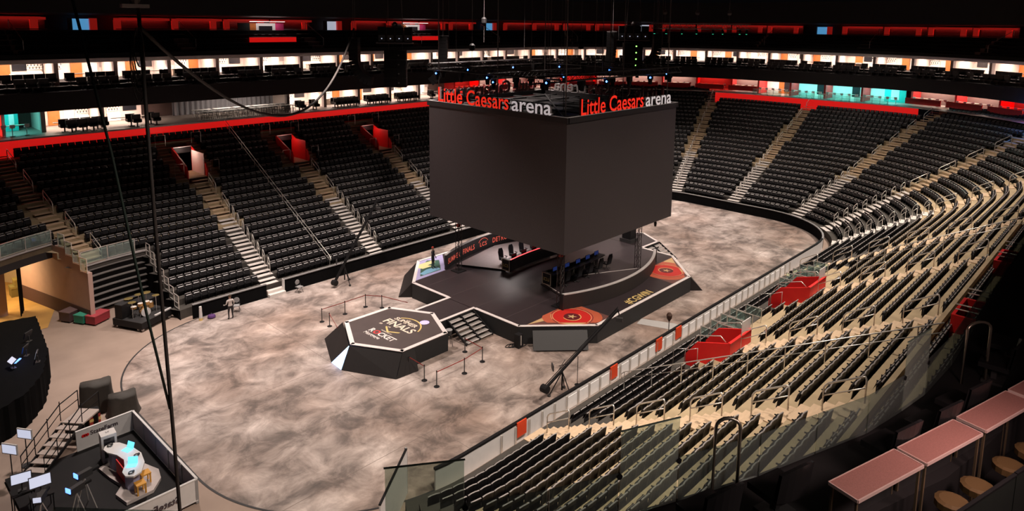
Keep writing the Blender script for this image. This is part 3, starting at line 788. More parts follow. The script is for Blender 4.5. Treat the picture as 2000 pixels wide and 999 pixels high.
# ------------------------------------------------------------ hanging four-sided screen
CX, CYC, HX, HY = -.2, .24, 6.83, 6.91
LED = mat('dark_led_face', (.042, .034, .036), .42, noise=.6, nscale=22)
LEDF = mat('led_frame', (.014, .012, .013), .5)
e = empty('hanging_screen', (CX, CYC, 5.41), 'huge dark four-sided hanging screen block above the stage', 'screen')
MB().box(-HX+.1, HX-.1, -HY+.1, HY-.1, 0.02, 8.85).build('core', LEDF, e)
for (x0, x1, y0, y1) in ((-HX, -HX+.1, -HY, HY), (HX-.1, HX, -HY, HY), (-HX+.1, HX-.1, -HY, -HY+.1), (-HX+.1, HX-.1, HY-.1, HY)):
    MB().box(x0, x1, y0, y1, 0, 8.86).build('screen_face', LED, e)
mb = MB()
for (x0, x1, y0, y1) in ((-HX-.12, -HX+.1, -HY-.12, HY+.12), (HX-.1, HX+.12, -HY-.12, HY+.12), (-HX, HX, -HY-.12, -HY+.1), (-HX, HX, HY-.1, HY+.12)):
    mb.box(x0, x1, y0, y1, 8.88, 9.26)
par = mb.build('parapet', LEDF, e)
mb = MB()
for (x0, x1, y0, y1) in ((-HX-.1, -HX+.06, -HY-.1, HY+.1), (HX-.06, HX+.1, -HY-.1, HY+.1), (-HX, HX, -HY-.1, -HY+.06), (-HX, HX, HY-.06, HY+.1)):
    mb.box(x0, x1, y0, y1, 9.26, 9.28)
mb.build('parapet_edge', STRIP, par)
mb = MB()
for k in range(-2, 3):
    mb.beam((-HX+.2, k*2.6, 8.95), (HX-.2, k*2.6, 8.95), .12); mb.beam((k*2.6, -HY+.2, 8.98), (k*2.6, HY-.2, 8.98), .12)
mb.beam((-HX+.2, -HY+.2, 9.0), (HX-.2, HY-.2, 9.0), .08); mb.beam((-HX+.2, HY-.2, 9.0), (HX-.2, -HY+.2, 9.0), .08)
mb.build('roof_frame', DARK, e)
REDL2 = mat('red_channel_letter', (.9, .02, .012), .4, emit=.6, ecol=(1, .03, .012))
WHTL = mat('white_channel_letter', (.80, .75, .76), .4, emit=.35, ecol=(1, .9, .92))
def serif_word(parent, M, red='Little Caesars', wht='arena', total=7.6):
    me1 = text_mesh(red, 1.55, .09, .016, REDL2, 'red_word'); me2 = text_mesh(wht, 1.45, .09, .016, WHTL, 'white_word')
    for me, x0, x1, ys in ((me1, 0, 7.45, 1.0), (me2, 7.75, 11.35, .98)):
        co = np.empty(len(me.vertices)*3); me.vertices.foreach_get('co', co); co = co.reshape(-1, 3)
        a, b = co[:, 0].min(), co[:, 0].max(); co[:, 0] = x0+(co[:, 0]-a)/(b-a)*(x1-x0); co[:, 1] -= min(0, co[:, 1].min()); co[:, 1] *= ys
        me.vertices.foreach_set('co', co.reshape(-1)); me.update()
        me.materials.append(mat(me.name+'_back', (.10, .01, .01) if x0 == 0 else (.25, .22, .22), .5)); nz_ = np.empty(len(me.polygons)*3); me.polygons.foreach_get('normal', nz_)
        me.polygons.foreach_set('material_index', (nz_.reshape(-1, 3)[:, 2] < .5).astype(np.int32)); me.update()
        o = bpy.data.objects.new(me.name, me); link(o, parent); o.matrix_local = M
for o_, xa, lab in (((-HX-.0, HY-1.2, 9.28), (0, -1, 0), 'sign of red and white letters on screen edge facing the hexagon platform'),
                    ((-HX+1.35, -HY-.0, 9.28), (1, 0, 0), 'sign of red and white letters on screen edge facing near stands'),
                    ((HX+.0, -HY+1.2, 9.28), (0, 1, 0), 'sign of letters on screen edge facing the far end'),
                    ((HX-1.35, HY+.0, 9.28), (-1, 0, 0), 'sign of letters on screen edge facing left stands')):
    s = empty('roof_sign', (CX+o_[0], CYC+o_[1], 5.41+o_[2]), lab, 'sign')
    serif_word(s, frame((0, 0, 0), xa, (0, 0, 1)))
    mb = MB(); a = Vector((0, 0, -.02)); b = Vector(xa)*11.4+a; mb.beam(a, b, .08, .06); mb.build('sign_rail', DARK, s)

# ------------------------------------------------------------ stage
ZS = 1.2
DECKM = mat('gloss_stage_deck', (.034, .024, .027), .42, noise=.25, nscale=1.5)
SKIRT = mat('stage_skirt', (.012, .012, .013), .7)
EDGE = mat('white_edge_tape', (.78, .70, .68), .5)
WEDGE = mat('wedge_panel', (.020, .017, .017), .5, spec=.25)
def edge_strips(e, poly, z, w, m, gaps=(), name='edge_strip'):
    n = len(poly)
    for i in range(n):
        if i in gaps: continue
        a = Vector((*poly[i], z)); b = Vector((*poly[(i+1) % n], z)); d = (b-a).normalized(); nrm = Vector((-d.y, d.x, 0))
        A_, B_ = a+nrm*w/2, b+nrm*w/2
        mb = MB(); mb.beam(A_-d*0, B_+d*0, w, .03); mb.build(name, m, e)
OCT = [(-10.5, 5.15), (-10.45, -5.75), (-6.68, -9.35), (5.7, -9.2), (9.2, -5.6), (9.2, 5.0), (5.6, 8.65), (-7.1, 8.75)]
e = empty('main_stage', (0, 0, 0), 'large black octagonal stage with white edge and team logos', 'stage')
mb = MB(); mb.prism(OCT, 0, ZS-.05); mb.build('skirt', SKIRT, e)
mb = MB(); mb.prism(OCT, ZS-.05, ZS); mb.build('deck', DECKM, e)
for a, b in ((OCT[0], (-10.5, 1.15)), ((-10.48, -1.62), OCT[1])):
    mb = MB(); mb.beam((a[0]+.12, a[1], ZS), (b[0]+.12, b[1], ZS), .24, .03); mb.build('edge_strip', EDGE, e)
for i in (1, 2, 3, 6, 7):
    a = Vector((*OCT[i], ZS)); b = Vector((*OCT[(i+1) % 8], ZS)); d = (b-a).normalized(); nrm = Vector((-d.y, d.x, 0))
    mb = MB(); mb.beam(a+nrm*.12, b+nrm*.12, .24, .03); mb.build('edge_strip', EDGE, e)
mb = MB(); mb.beam((9.08, -5.6, ZS), (9.08, -2.6, ZS), .24, .03); mb.build('edge_strip', EDGE, e)
mb = MB()
for y in (-4.2, -1.5, 1.2, 3.9): mb.box(-10.2, 9.0, y-.012, y+.012, ZS, ZS+.003)
mb.build('deck_joint', mat('deck_joint', (.09, .07, .07), .5), e)
# slanted wedge panels at two corners and the screen at a third
def wedge(name, a, b, ztop, foot, label, m, parent=None, thick=.1):
    a = Vector(a); b = Vector(b); d = (b-a).normalized(); nrm = Vector((d.y, -d.x, 0))
    a1 = a+d*.15; b1 = b-d*.15
    P = [a1, b1, b1+nrm*foot, a1+nrm*foot]; Q = [Vector((p.x, p.y, 0)) for p in P]
    mb = MB(); T = [Vector((a1.x, a1.y, ztop)), Vector((b1.x, b1.y, ztop))]
    o0 = nrm*.02
    mb.add([T[0]+o0, T[1]+o0, Q[2], Q[3], Q[0]+o0, Q[1]+o0], [(0, 3, 2, 1), (4, 5, 2, 3), (0, 1, 5, 4), (0, 4, 3), (1, 2, 5)])
    o = mb.build(name, m, parent); return tag(o, label, 'stage panel') if parent is None else o
wedge('wedge_panel', (-7.1, 8.75, 0), (-10.5, 5.15, 0), 1.12, 1.05, 'dark slanted wedge leaning on stage corner nearest the left stands', WEDGE)
wedge('wedge_panel', (5.7, -9.2, 0), (9.2, -5.6, 0), 1.12, 1.05, 'dark slanted wedge leaning on stage corner below the red logo', WEDGE)
wedge('wedge_panel', (9.2, 5.0, 0), (5.6, 8.65, 0), 1.12, 1.05, 'dark slanted wedge at hidden back corner of stage', WEDGE)
# grey video panel on the front corner
sp = empty('floor_screen', (-9.0, -8.0, 0), 'grey rectangular video panel leaning on the front stage corner', 'screen')
a = Vector((-10.02, -6.62, 0)); b = Vector((-7.45, -9.05, 0)); d = (b-a).normalized(); nr = Vector((d.y, -d.x, 0)); o0 = Vector((-9.0, -8.0, 0))
LEDG = mat('grey_led_panel', (.34, .29, .27), .55, noise=.25, nscale=30)
top = [a+Vector((0, 0, 1.1))+nr*.05, b+Vector((0, 0, 1.1))+nr*.05]; bot = [b+nr*.75+Vector((0, 0, .06)), a+nr*.75+Vector((0, 0, .06))]
up = (top[0]-bot[1]).normalized(); fn = d.cross(up)
def slab(pts, th, nm, m, par):
    n_ = (pts[1]-pts[0]).cross(pts[2]-pts[1]).normalized(); vs = [p-o0 for p in pts]+[p-n_*th-o0 for p in pts]
    MB().add(vs, [(0, 1, 2, 3), (7, 6, 5, 4), (0, 4, 5, 1), (1, 5, 6, 2), (2, 6, 7, 3), (3, 7, 4, 0)]).build(nm, m, par)
slab([top[0], top[1], bot[0], bot[1]], .08, 'panel_frame', LEDF, sp)
ins = lambda p, q, f: p+(q-p)*f
c4 = [top[0], top[1], bot[0], bot[1]]; cen = sum(c4, Vector())/4; nn_ = (c4[1]-c4[0]).cross(c4[2]-c4[1]).normalized()
if nn_.dot(CAM_POS-cen) < 0: nn_ = -nn_
slab([cen+(p-cen)*.95+nn_*.012 for p in c4], .01, 'panel_face', LEDG, sp)

# walkway, back landing
e2 = empty('stage_walkway', (0, 0, 0), 'black walkway joining the octagonal stage to hexagon platform', 'stage')
WK = [(-13.45, 1.15), (-13.45, -1.6), (-10.53, -1.6), (-10.53, 1.15)]
MB().prism(WK, 0, ZS-.05).build('skirt', SKIRT, e2); MB().prism(WK, ZS-.05, ZS-.002).build('deck', DECKM, e2)
MB().beam((-13.45, 1.05, ZS), (-10.3, 1.05, ZS), .22, .03).build('edge_strip', EDGE, e2); MB().beam((-13.45, -1.5, ZS), (-10.3, -1.5, ZS), .22, .03).build('edge_strip', EDGE, e2)
e3 = empty('stage_landing', (0, 0, 0), 'black back landing of the stage with white edge', 'stage')
LD = [(9.23, -2.6), (11.7, -2.65), (13.05, -.2), (11.7, 2.2), (9.23, 2.2)]
MB().prism(LD, 0, ZS-.05).build('skirt', SKIRT, e3); MB().prism(LD, ZS-.05, ZS).build('deck', DECKM, e3)
for i in (0, 1, 2, 3):
    a = Vector((*LD[i], ZS)); b = Vector((*LD[i+1], ZS)); d = (b-a).normalized(); nrm = Vector((-d.y, d.x, 0)); MB().beam(a+nrm*.11, b+nrm*.11, .22, .03).build('edge_strip', EDGE, e3)
# steps
TREAD = mat('metal_tread', (.36, .33, .31), .4, .3)
def steps(x0, x1, y0, y1, label, n=6):
    e = empty('stage_steps', ((x0+x1)/2, (y0+y1)/2, 0), label, 'steps'); ox, oy = (x0+x1)/2, (y0+y1)/2
    for half in (0, 1):
        xa = x0+(x1-x0)*(.04 if half == 0 else .54)-ox; xb = x0+(x1-x0)*(.46 if half == 0 else .96)-ox
        for i in range(n):
            f = i/n; z = ZS*(1-(i+1)/(n+1)); ya = y0+(y1-y0)*f-oy; yb = y0+(y1-y0)*(i+1)/n-oy
            MB().box(xa, xb, min(ya, yb), max(ya, yb), z-.05, z).build('tread', TREAD, e)
            MB().box(xa, xb, yb-.02, yb+.02, z, z+.012).build('nosing', EDGE, e)
    for x in (x0-ox, 0, x1-ox):
        mb = MB(); mb.beam((x, y0-oy, ZS-.02), (x, y1-oy, .06), .09, .12); mb.build('stringer', BLACK, e)
    return e
steps(-13.0, -10.65, -1.68, -3.65, 'two-lane stage steps beside the hexagon walkway')
steps(9.4, 11.6, -2.72, -4.6, 'two-lane stage steps behind the red logo corner')

# hexagon platform
HEX = [(-17.93, 2.85), (-19.5, -.2), (-17.86, -3.22), (-14.25, -3.22), (-12.85, -.2), (-14.4, 2.75)]
e = empty('hexagon_platform', (-16.2, -.2, 0), 'raised hexagonal show platform with white border and printed top', 'platform')
off = Vector((16.2, .2, 0)); HX_ = [(x+16.2, y+.2) for x, y in HEX]
MB().prism(HX_, 0, 1.15).build('skirt', SKIRT, e); MB().prism(HX_, 1.15, 1.2).build('deck', mat('hex_deck', (.085, .064, .062), .4, noise=.25, nscale=1.2), e)
for i in range(6):
    a = Vector((*HX_[i], 1.2)); b = Vector((*HX_[(i+1) % 6], 1.2)); d = (b-a).normalized(); nrm = Vector((-d.y, d.x, 0)); MB().beam(a+nrm*.14, b+nrm*.14, .28, .03).build('edge_strip', EDGE, e)
def quad3(pts, m, name, par, th=.04):
    pts = [Vector(p)+off for p in pts]; n_ = (pts[1]-pts[0]).cross(pts[2]-pts[1]).normalized()
    k = len(pts); vs = pts+[p-n_*th for p in pts]
    MB().add(vs, [tuple(range(k)), tuple(range(2*k-1, k-1, -1))]+[(i, k+i, k+(i+1) % k, (i+1) % k) for i in range(k)]).build(name, m, par)
T = 1.16
quad3([(-18.0, 2.95, T), (-18.85, 3.8, 0.02), (-20.3, .69, .02), (-19.58, -.15, T)], WEDGE, 'slanted_panel', e)
quad3([(-19.58, -.25, T), (-20.39, -.57, .02), (-18.78, -3.75, .02), (-17.95, -3.28, T)], WEDGE, 'slanted_panel', e)
quad3([(-17.9, -3.26, T), (-18.74, -3.78, .02), (-17.2, -3.9, .02), (-17.0, -3.26, T)], WEDGE, 'slanted_panel', e)
GLOW = mat('lit_white_triangle', (.9, .95, 1), .5, emit=3.4, ecol=(.28, .52, 1.0))
quad3([(-19.6, -.2, T), (-20.31, .64, .03), (-20.40, -.52, .03)], GLOW, 'light_triangle', e, .03)
# printed top
def flat(o, xa, z): return frame((o[0]+16.2, o[1]+.2, z), xa, Vector((-xa[1], xa[0], 0)))
xa = Vector((.03, -1, 0)).normalized()
ROCK = mat('rocket_red', (.75, .05, .05), .5)
PRINT = mat('white_print', (.85, .76, .72), .5)
for body, size, m, o, sx, of in (('SUMMER', .52, CREAM, (-15.35, .95), 1.05, .012), ('FINALS', .86, CREAM, (-16.12, 1.2), 1.05, .02), ('LCS', .2, CREAM, (-14.95, .15), 1.1, .006), ('20        19', .2, CREAM, (-16.45, 1.1), 1.3, .005),
                                 ('R', .62, PRINT, (-17.55, .75), 1.0, .018), ('O', .62, ROCK, (-17.55, .33), 1.0, .018), ('CKET', .62, PRINT, (-17.55, -.16), 1.0, .018), ('Mortgage', .40, PRINT, (-17.95, .72), 1.0, .008), ('PRESENTED BY', .13, CREAM, (-16.98, .15), 1.2, .003)):
    text(body, size, m, e, flat(o, xa, 1.206), 'printed_lettering', offset=of, sx=sx)
def arc_strip(c, r0, r1, a0, a1, z, n=18):
    mb = MB()
    for i in range(n):
        A, B = rad(a0+(a1-a0)*i/n), rad(a0+(a1-a0)*(i+1)/n)
        mb.add([(c[0]+r*cos(a), c[1]+r*sin(a), z) for r, a in ((r0, A), (r1, A), (r1, B), (r0, B))], [(0, 1, 2, 3)])
    return mb
arc_strip((-16.0+16.2, -.35+.2), 1.42, 1.52, -70, 45, 1.207).build('gold_arc', GOLD, e)
mb = MB(); mb.add([(x+16.2, y+.2, 1.207) for x, y in ((-16.35, .35), (-16.75, -.35), (-16.35, -1.05), (-16.47, -1.05), (-16.9, -.35), (-16.47, .35))], [(0, 1, 4, 5), (1, 2, 3, 4)]); mb.build('gold_chevron', GOLD, e)
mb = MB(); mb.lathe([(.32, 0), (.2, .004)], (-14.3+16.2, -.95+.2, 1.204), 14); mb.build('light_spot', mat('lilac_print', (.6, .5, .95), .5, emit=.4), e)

# floor logos on the main stage
LOGO = [mat('logo_orange', (.55, .12, .06), .4), mat('logo_red', (.60, .025, .02), .4), mat('logo_dark', (.12, .015, .02), .4), mat('logo_tan', (.62, .42, .20), .4), mat('logo_brown', (.16, .07, .06), .4)]
def disc(c, r, z, m, par, nm, n=28, clip=None, r0=0.0):
    def cl(x, y):
        for (px, py, nx, ny) in (clip or ()):
            s = (x-px)*nx+(y-py)*ny
            if s < 0: x -= s*nx; y -= s*ny
        return x, y
    mb = MB(); out = [cl(c[0]+r*cos(2*PI*i/n), c[1]+r*sin(2*PI*i/n)) for i in range(n)]
    if r0: inn = [(c[0]+r0*cos(2*PI*i/n), c[1]+r0*sin(2*PI*i/n)) for i in range(n)]; mb.add([(x, y, z) for x, y in out]+[(x, y, z) for x, y in inn], [(i, (i+1) % n, n+(i+1) % n, n+i) for i in range(n)])
    else: mb.add([(x, y, z) for x, y in out], [tuple(range(n))])
    return mb.build(nm, m, par)
def team_logo(c, poly, clip, tip, label, mir):
    e = empty('floor_logo', (c[0], c[1], ZS), label, 'logo'); q = lambda x, y: (x-c[0], y-c[1])
    cl = [(px-c[0], py-c[1], nx, ny) for px, py, nx, ny in clip]
    mb = MB(); mb.add([(*q(*p), .004) for p in poly], [tuple(range(len(poly)))]); mb.build('logo_field', LOGO[4], e)
    mb = MB(); mb.add([(*q(*p), .006) for p in tip], [tuple(range(len(tip)))]); mb.build('tan_shape', LOGO[3], e)
    disc((0, 0), 2.05, .007, LOGO[0], e, 'outer_ring', clip=cl, r0=1.45); disc((0, 0), 1.40, .008, LOGO[1], e, 'red_disc', clip=cl); disc((0, 0), 1.34, .0095, LOGO[3], e, 'thin_ring', clip=cl, r0=1.29)
    disc((0, 0), .55, .010, LOGO[2], e, 'dark_disc')
    st = []
    for i in range(10): a = rad(36*i+18); r = .36 if i % 2 == 0 else .13; st.append((r*cos(a), r*sin(a), .012))
    MB().add(st, [tuple(range(10))]).build('star', LOGO[3], e)
    arc_strip((0, 0), .58, .64, -30 if mir else 150, 170 if mir else 350, .012).build('crescent', GOLD, e)
diag = lambda p, n_: (p[0], p[1], n_[0], n_[1])
s2 = .7071
team_logo((-6.75, -7.25), [(-10.0, -5.95), (-6.6, -9.15), (-4.9, -9.1), (-4.9, -5.8)], [(-6.6+.2, -9.15+.2, s2, s2), (0, -9.05, 0, 1), (-4.95, 0, -1, 0), (0, -5.75, 0, -1)], [(-9.8, -5.95), (-7.0, -6.0), (-6.4, -5.8), (-7.9, -6.6)], 'red and orange ringed star logo on the front stage corner', False)
team_logo((5.55, -7.1), [(8.75, -5.75), (5.6, -8.95), (3.4, -8.95), (3.6, -6.7), (5.6, -5.75)], [(5.6-.15, -8.95+.15, -s2, s2), (0, -8.9, 0, 1), (3.5, 0, 1, 0), (0, -5.8, 0, -1)], [(8.6, -5.8), (7.3, -5.8), (6.2, -6.6), (6.9, -7.3)], 'red and orange ringed star logo on the far stage corner', True)
g = empty('floor_lettering', (-2.2, -8.95, ZS), 'gold hashtag lettering printed along the near stage edge', 'lettering')
text('#CGWIN', .95, mat('gold_bright', (.8, .58, .22), .5), g, frame((0, .1, .006), (1, 0, 0), (0, 1, 0)), offset=.012, sx=.80)
g = empty('floor_logo', (-7.4, 6.8, ZS), 'lilac and blue stage corner print with yellow and green swoosh', 'logo')
LIL = [mat('lilac', (.42, .38, .62), .4), mat('pale_yellow', (.72, .62, .30), .4), mat('forest', (.05, .12, .09), .4), mat('sky', (.22, .45, .62), .4)]
lp = lambda x, y, z: (x+7.4, y-6.8, z)
MB().add([lp(*p, .004) for p in ((-10.1, 5.3), (-6.9, 5.45), (-4.6, 8.45), (-7.1, 8.45))], [(0, 1, 2, 3)]).build('lilac_field', LIL[0], g)
MB().add([lp(*p, .006) for p in ((-9.2, 5.75), (-7.1, 5.75), (-5.7, 7.6), (-6.5, 8.2), (-8.0, 7.2))], [(0, 1, 2, 3, 4)]).build('green_shape', LIL[2], g)
MB().add([lp(*p, .008) for p in ((-7.6, 7.9), (-6.0, 7.9), (-6.3, 7.4), (-7.2, 7.3), (-7.0, 6.9), (-8.0, 6.9), (-8.2, 7.4))], [(0, 1, 2, 3, 4, 5, 6)]).build('yellow_swoosh', LIL[1], g)
MB().add([lp(*p, .008) for p in ((-7.9, 6.6), (-6.9, 6.5), (-7.0, 5.9), (-8.8, 5.8), (-8.9, 6.2))], [(0, 1, 2, 3, 4)]).build('blue_swoosh', LIL[3], g)

# curved low video walls behind the two team desks
def arc3(p0, p1, p2, n):
    (ax, ay), (bx_, by), (cx_, cy_) = p0, p1, p2
    D = 2*(ax*(by-cy_)+bx_*(cy_-ay)+cx_*(ay-by))
    ux = ((ax*ax+ay*ay)*(by-cy_)+(bx_*bx_+by*by)*(cy_-ay)+(cx_*cx_+cy_*cy_)*(ay-by))/D
    uy = ((ax*ax+ay*ay)*(cx_-bx_)+(bx_*bx_+by*by)*(ax-cx_)+(cx_*cx_+cy_*cy_)*(bx_-ax))/D
    r = math.hypot(ax-ux, ay-uy); a0 = math.atan2(ay-uy, ax-ux); a1 = math.atan2(by-uy, bx_-ux); a2 = math.atan2(cy_-uy, cx_-ux)
    while a1-a0 > PI: a1 -= 2*PI
    while a1-a0 < -PI: a1 += 2*PI
    while a2-a1 > PI: a2 -= 2*PI
    while a2-a1 < -PI: a2 += 2*PI
    return (ux, uy, r), [(ux+r*cos(a0+(a2-a0)*i/n), uy+r*sin(a0+(a2-a0)*i/n)) for i in range(n+1)], a0, a2
LEDB = mat('led_wall_back', (.030, .024, .023), .6, noise=.3, nscale=30, spec=.2)
e = empty('video_screen', (0, 0, ZS), 'curved low dark video wall with pale top edge facing near stands', 'screen')
_, pn, _, _ = arc3((-6.35, -6.1), (-.2, -7.45), (6.75, -5.35), 26)
for i in range(26):
    mb = MB(); sweep(mb, pn[i:i+2] if i else pn[0:2], [(0, .02), (0, 1.05), (.12, 1.05), (.12, .02)]); mb.build('wall_module', LEDB, e)
mb = MB(); sweep(mb, pn, [(-.02, 1.05), (-.02, 1.11), (.2, 1.11), (.2, 1.05)]); mb.build('top_edge', CAPG, e)
for q, dx in ((pn[0], 0), (pn[-1], 0)): MB().box(q[0]-.06, q[0]+.06, q[1]-.08, q[1]+.22, 0, 1.12).build('end_frame', LEDF, e)
e = empty('video_screen', (0, 0, ZS), 'curved low video wall with red lettering facing the stage centre', 'screen')
(cux, cuy, cr), pl, a0, a2 = arc3((-6.85, 5.4), (-.2, 6.95), (6.6, 5.3), 26)
for i in range(26):
    mb = MB(); sweep(mb, pl[i:i+2], [(0, .02), (0, 1.2), (.14, 1.2), (.14, .02)]); mb.build('wall_module', LEDF, e)
mb = MB(); sweep(mb, pl, [(-.02, 1.2), (-.02, 1.26), (.18, 1.26), (.18, 1.2)]); mb.build('top_edge', CAPG, e)
RTXT = mat('red_led_text', (.7, .1, .07), .5, emit=.35, ecol=(.9, .16, .1))
def wall_text(body, f, size, sx=.8):
    a = a0+(a2-a0)*f; r = cr-.02; p = (cux+r*cos(a), cuy+r*sin(a), .38); t = Vector((sin(a), -cos(a), 0))
    me = text_mesh(body, size, mats=RTXT, name='led_lettering', offset=.008, sx=sx, align='CENTER', space=1.15)
    co = np.empty(len(me.vertices)*3); me.vertices.foreach_get('co', co); co = co.reshape(-1, 3)
    out = []
    for x, y, z in co: b_ = a-x/r; out.append((cux+r*cos(b_), cuy+r*sin(b_), .38+y))
    me.vertices.foreach_set('co', np.array(out).reshape(-1)); me.update(); link(bpy.data.objects.new('led_lettering', me), e)
wall_text('SUMMER', .10, .62); wall_text('FINALS', .27, .62); wall_text('LCS', .415, .5, 1.0); wall_text('DETROIT', .58, .62); wall_text('SUMMER', .76, .62); wall_text('FINALS', .9, .62)
a = a0+(a2-a0)*.415; r = cr-.02
ringm = MB(); cpts = [(cux+r*cos(a-.62*cos(q)/r), cuy+r*sin(a-.62*cos(q)/r), .6+.46*sin(q)) for q in np.linspace(.35, PI-.35, 12)]; ringm.tube(cpts, .022, 4); ringm.build('logo_arc', RTXT, e)
area_light('added_stage_light', (-1.0, 4.0, 5.3), (-1.5, 4.2, 1.2), 2.0, 170, (1, .86, .82), rad(130), 1.0)  # unseen lamps added under the screens to brighten the shaded stage
area_light('added_stage_light', (5.0, -1.0, 5.3), (7.0, -1.0, 1.2), 2.0, 110, (1, .84, .78), rad(120), 1.0)
# team risers, desks, chairs, monitors
RISER = mat('pale_riser_floor', (.32, .28, .28), .35, noise=.1)
e = empty('team_riser', (0, 0, ZS), 'pale raised floor under the team desk with lettered wall', 'riser')
MB().prism([(-5.6, 5.6), (-3.7, 1.9), (3.7, 1.9), (5.2, 5.6), (0, 6.8)], 0.0, .12).build('riser_deck', RISER, e); MB().beam((-5.6, 5.55, .07), (-3.7, 1.88, .07), .05, .14).build('riser_edge', BLACK, e)
e = empty('team_riser', (0, 0, ZS), 'dark raised floor under the team desk beside near video wall', 'riser')
MB().prism([(-3.9, -2.0), (-5.0, -6.0), (0, -7.2), (5.0, -6.0), (3.9, -2.0)], 0.0, .10).build('riser_deck', DECKM, e); MB().beam((-3.68, -2.1, .115), (-4.9, -5.9, .115), .05, .02).build('riser_edge', EDGE, e); MB().beam((-1.0, -2.75, .115), (4.2, -5.4, .115), .05, .02).build('riser_line', EDGE, e)
CHBK = mat('gaming_chair_black', (.015, .015, .018), .5)
def gaming_chair(loc, rz, label, group):
    e = empty('gaming_chair', loc, label, 'chair', group, rz)
    mb = MB(); mb.add([(-.24, .2, .48), (.24, .2, .48), (.27, .3, 1.05), (.17, .34, 1.32), (-.17, .34, 1.32), (-.27, .3, 1.05)]+[(-.22, .29, .48), (.22, .29, .48), (.25, .39, 1.05), (.15, .42, 1.32), (-.15, .42, 1.32), (-.25, .39, 1.05)],
           [(0, 1, 2, 5), (5, 2, 3, 4), (11, 8, 7, 6), (10, 9, 8, 11), (0, 6, 7, 1), (1, 7, 8, 2), (2, 8, 9, 3), (3, 9, 10, 4), (4, 10, 11, 5), (5, 11, 6, 0)]); mb.build('backrest', CHBK, e)
    MB().box(-.26, .26, -.28, .24, .42, .52).build('seat', CHBK, e)
    for sx in (-.31, .31): MB().box(sx-.03, sx+.03, -.15, .15, .66, .70).box(sx-.02, sx+.02, -.02, .02, .46, .66).build('armrest', CHBK, e)
    mb = MB(); mb.tube([(0, 0, .08), (0, 0, .42)], .03, 6)
    for i in range(5): a = 2*PI*i/5; mb.beam((0, 0, .09), (.3*cos(a), .3*sin(a), .05), .05, .04)
    mb.build('base', DARK, e); return e
def desk(loc, rz, label, red, logo_rz):
    e = empty('team_desk', loc, label, 'desk', None, rz)
    n = 8; top = []
    for i in range(n+1):
        x = -3.4+6.8*i/n; top.append((x, .28*(1-(x/3.4)**2)))
    mb = MB()
    for i in range(n):
        (x0, y0), (x1, y1) = top[i], top[i+1]
        mb.add([(x0, y0, .70), (x1, y1, .70), (x1, y1+.75, .70), (x0, y0+.75, .70), (x0, y0, .76), (x1, y1, .76), (x1, y1+.75, .76), (x0, y0+.75, .76)], [(0, 3, 2, 1), (4, 5, 6, 7), (0, 1, 5, 4), (2, 3, 7, 6)])
    mb.build('desk_top', DARK, e)
    mb = MB()
    for i in range(n):
        (x0, y0), (x1, y1) = top[i], top[i+1]
        mb.add([(x0, y0+.02, 0), (x1, y1+.02, 0), (x1, y1+.02, .95), (x0, y0+.02, .95), (x0, y0+.08, 0), (x1, y1+.08, 0), (x1, y1+.08, .95), (x0, y0+.08, .95)], [(0, 1, 2, 3), (7, 6, 5, 4), (3, 2, 6, 7)])
    f = mb.build('front_screen', LEDF, e)
    if red:
        mb = MB()
        for i in range(n):
            (x0, y0), (x1, y1) = top[i], top[i+1]; mb.add([(x0, y0+.0, .95), (x1, y1, .95), (x1, y1+.1, .97), (x0, y0+.1, .97)], [(0, 1, 2, 3)])
        mb.build('light_strip', mat('red_strip', (.9, .05, .05), .5, emit=2, ecol=(1, .06, .07)), f)
    # end panel with lettering box
    MB().box(-3.55, -3.4, -.02, .86, 0, .96).build('end_panel', LEDF, e)
    mb = MB()
    for (y0, y1, z0, z1) in ((0, .84, .02, .07), (0, .84, .89, .94), (0, .05, .07, .89), (.79, .84, .07, .89)): mb.box(-3.575, -3.55, y0, y1, z0, z1)
    mb.build('gold_frame', CREAM, e)
    text('LCS', .34, GOLD, e, frame((-3.58, .42, .34), (0, -1, 0), (0, 0, 1)), 'gold_lettering', align='CENTER', offset=.008)
    for i in range(5):
        x = -2.6+1.3*i; y = .28*(1-(x/3.4)**2)+.3
        mb = MB(); mb.box(x-.28, x+.28, y, y+.03, .86, 1.2); mb.box(x-.03, x+.03, y, y+.06, .76, .9); mb.box(x-.12, x+.12, y-.02, y+.12, .76, .78); m_ = mb.build('monitor', TVM, e)
        MB().box(x-.26, x+.26, y+.032, y+.034, .88, 1.18).build('monitor_screen', mat('dim_blue_screen', (.05, .08, .3), .4, emit=.08, ecol=(.1, .2, .9)), m_)
        mb = MB(); mb.beam((x+.35, y+.2, .1), (x+.45, y+.35, .66), .025); mb.beam((x+.45, y+.35, .0), (x+.45, y+.35, .7), .04); mb.build('desk_leg', STEEL, e)
    return e
desk((-.3, 1.3, ZS+.12), 0, 'curved black team desk with red light strip and lettered end', True, 0)
d2 = desk((-.25, -2.05, ZS+.10), 0, 'curved black team desk with lettered end beside near video wall', False, 0)
d2.scale = (1, -1, 1)
for i in range(5):
    x = -2.9+1.3*i
    gaming_chair((x-.1, 2.75+.2*(1-(x/3.4)**2), ZS+.12), 0, 'black gaming chair at the red striped team desk', 'chairs at red striped desk')
    gaming_chair((x-.05, -3.5-.2*(1-(x/3.4)**2), ZS+.10), PI, 'black gaming chair at the team desk beside near video wall', 'chairs at near team desk')
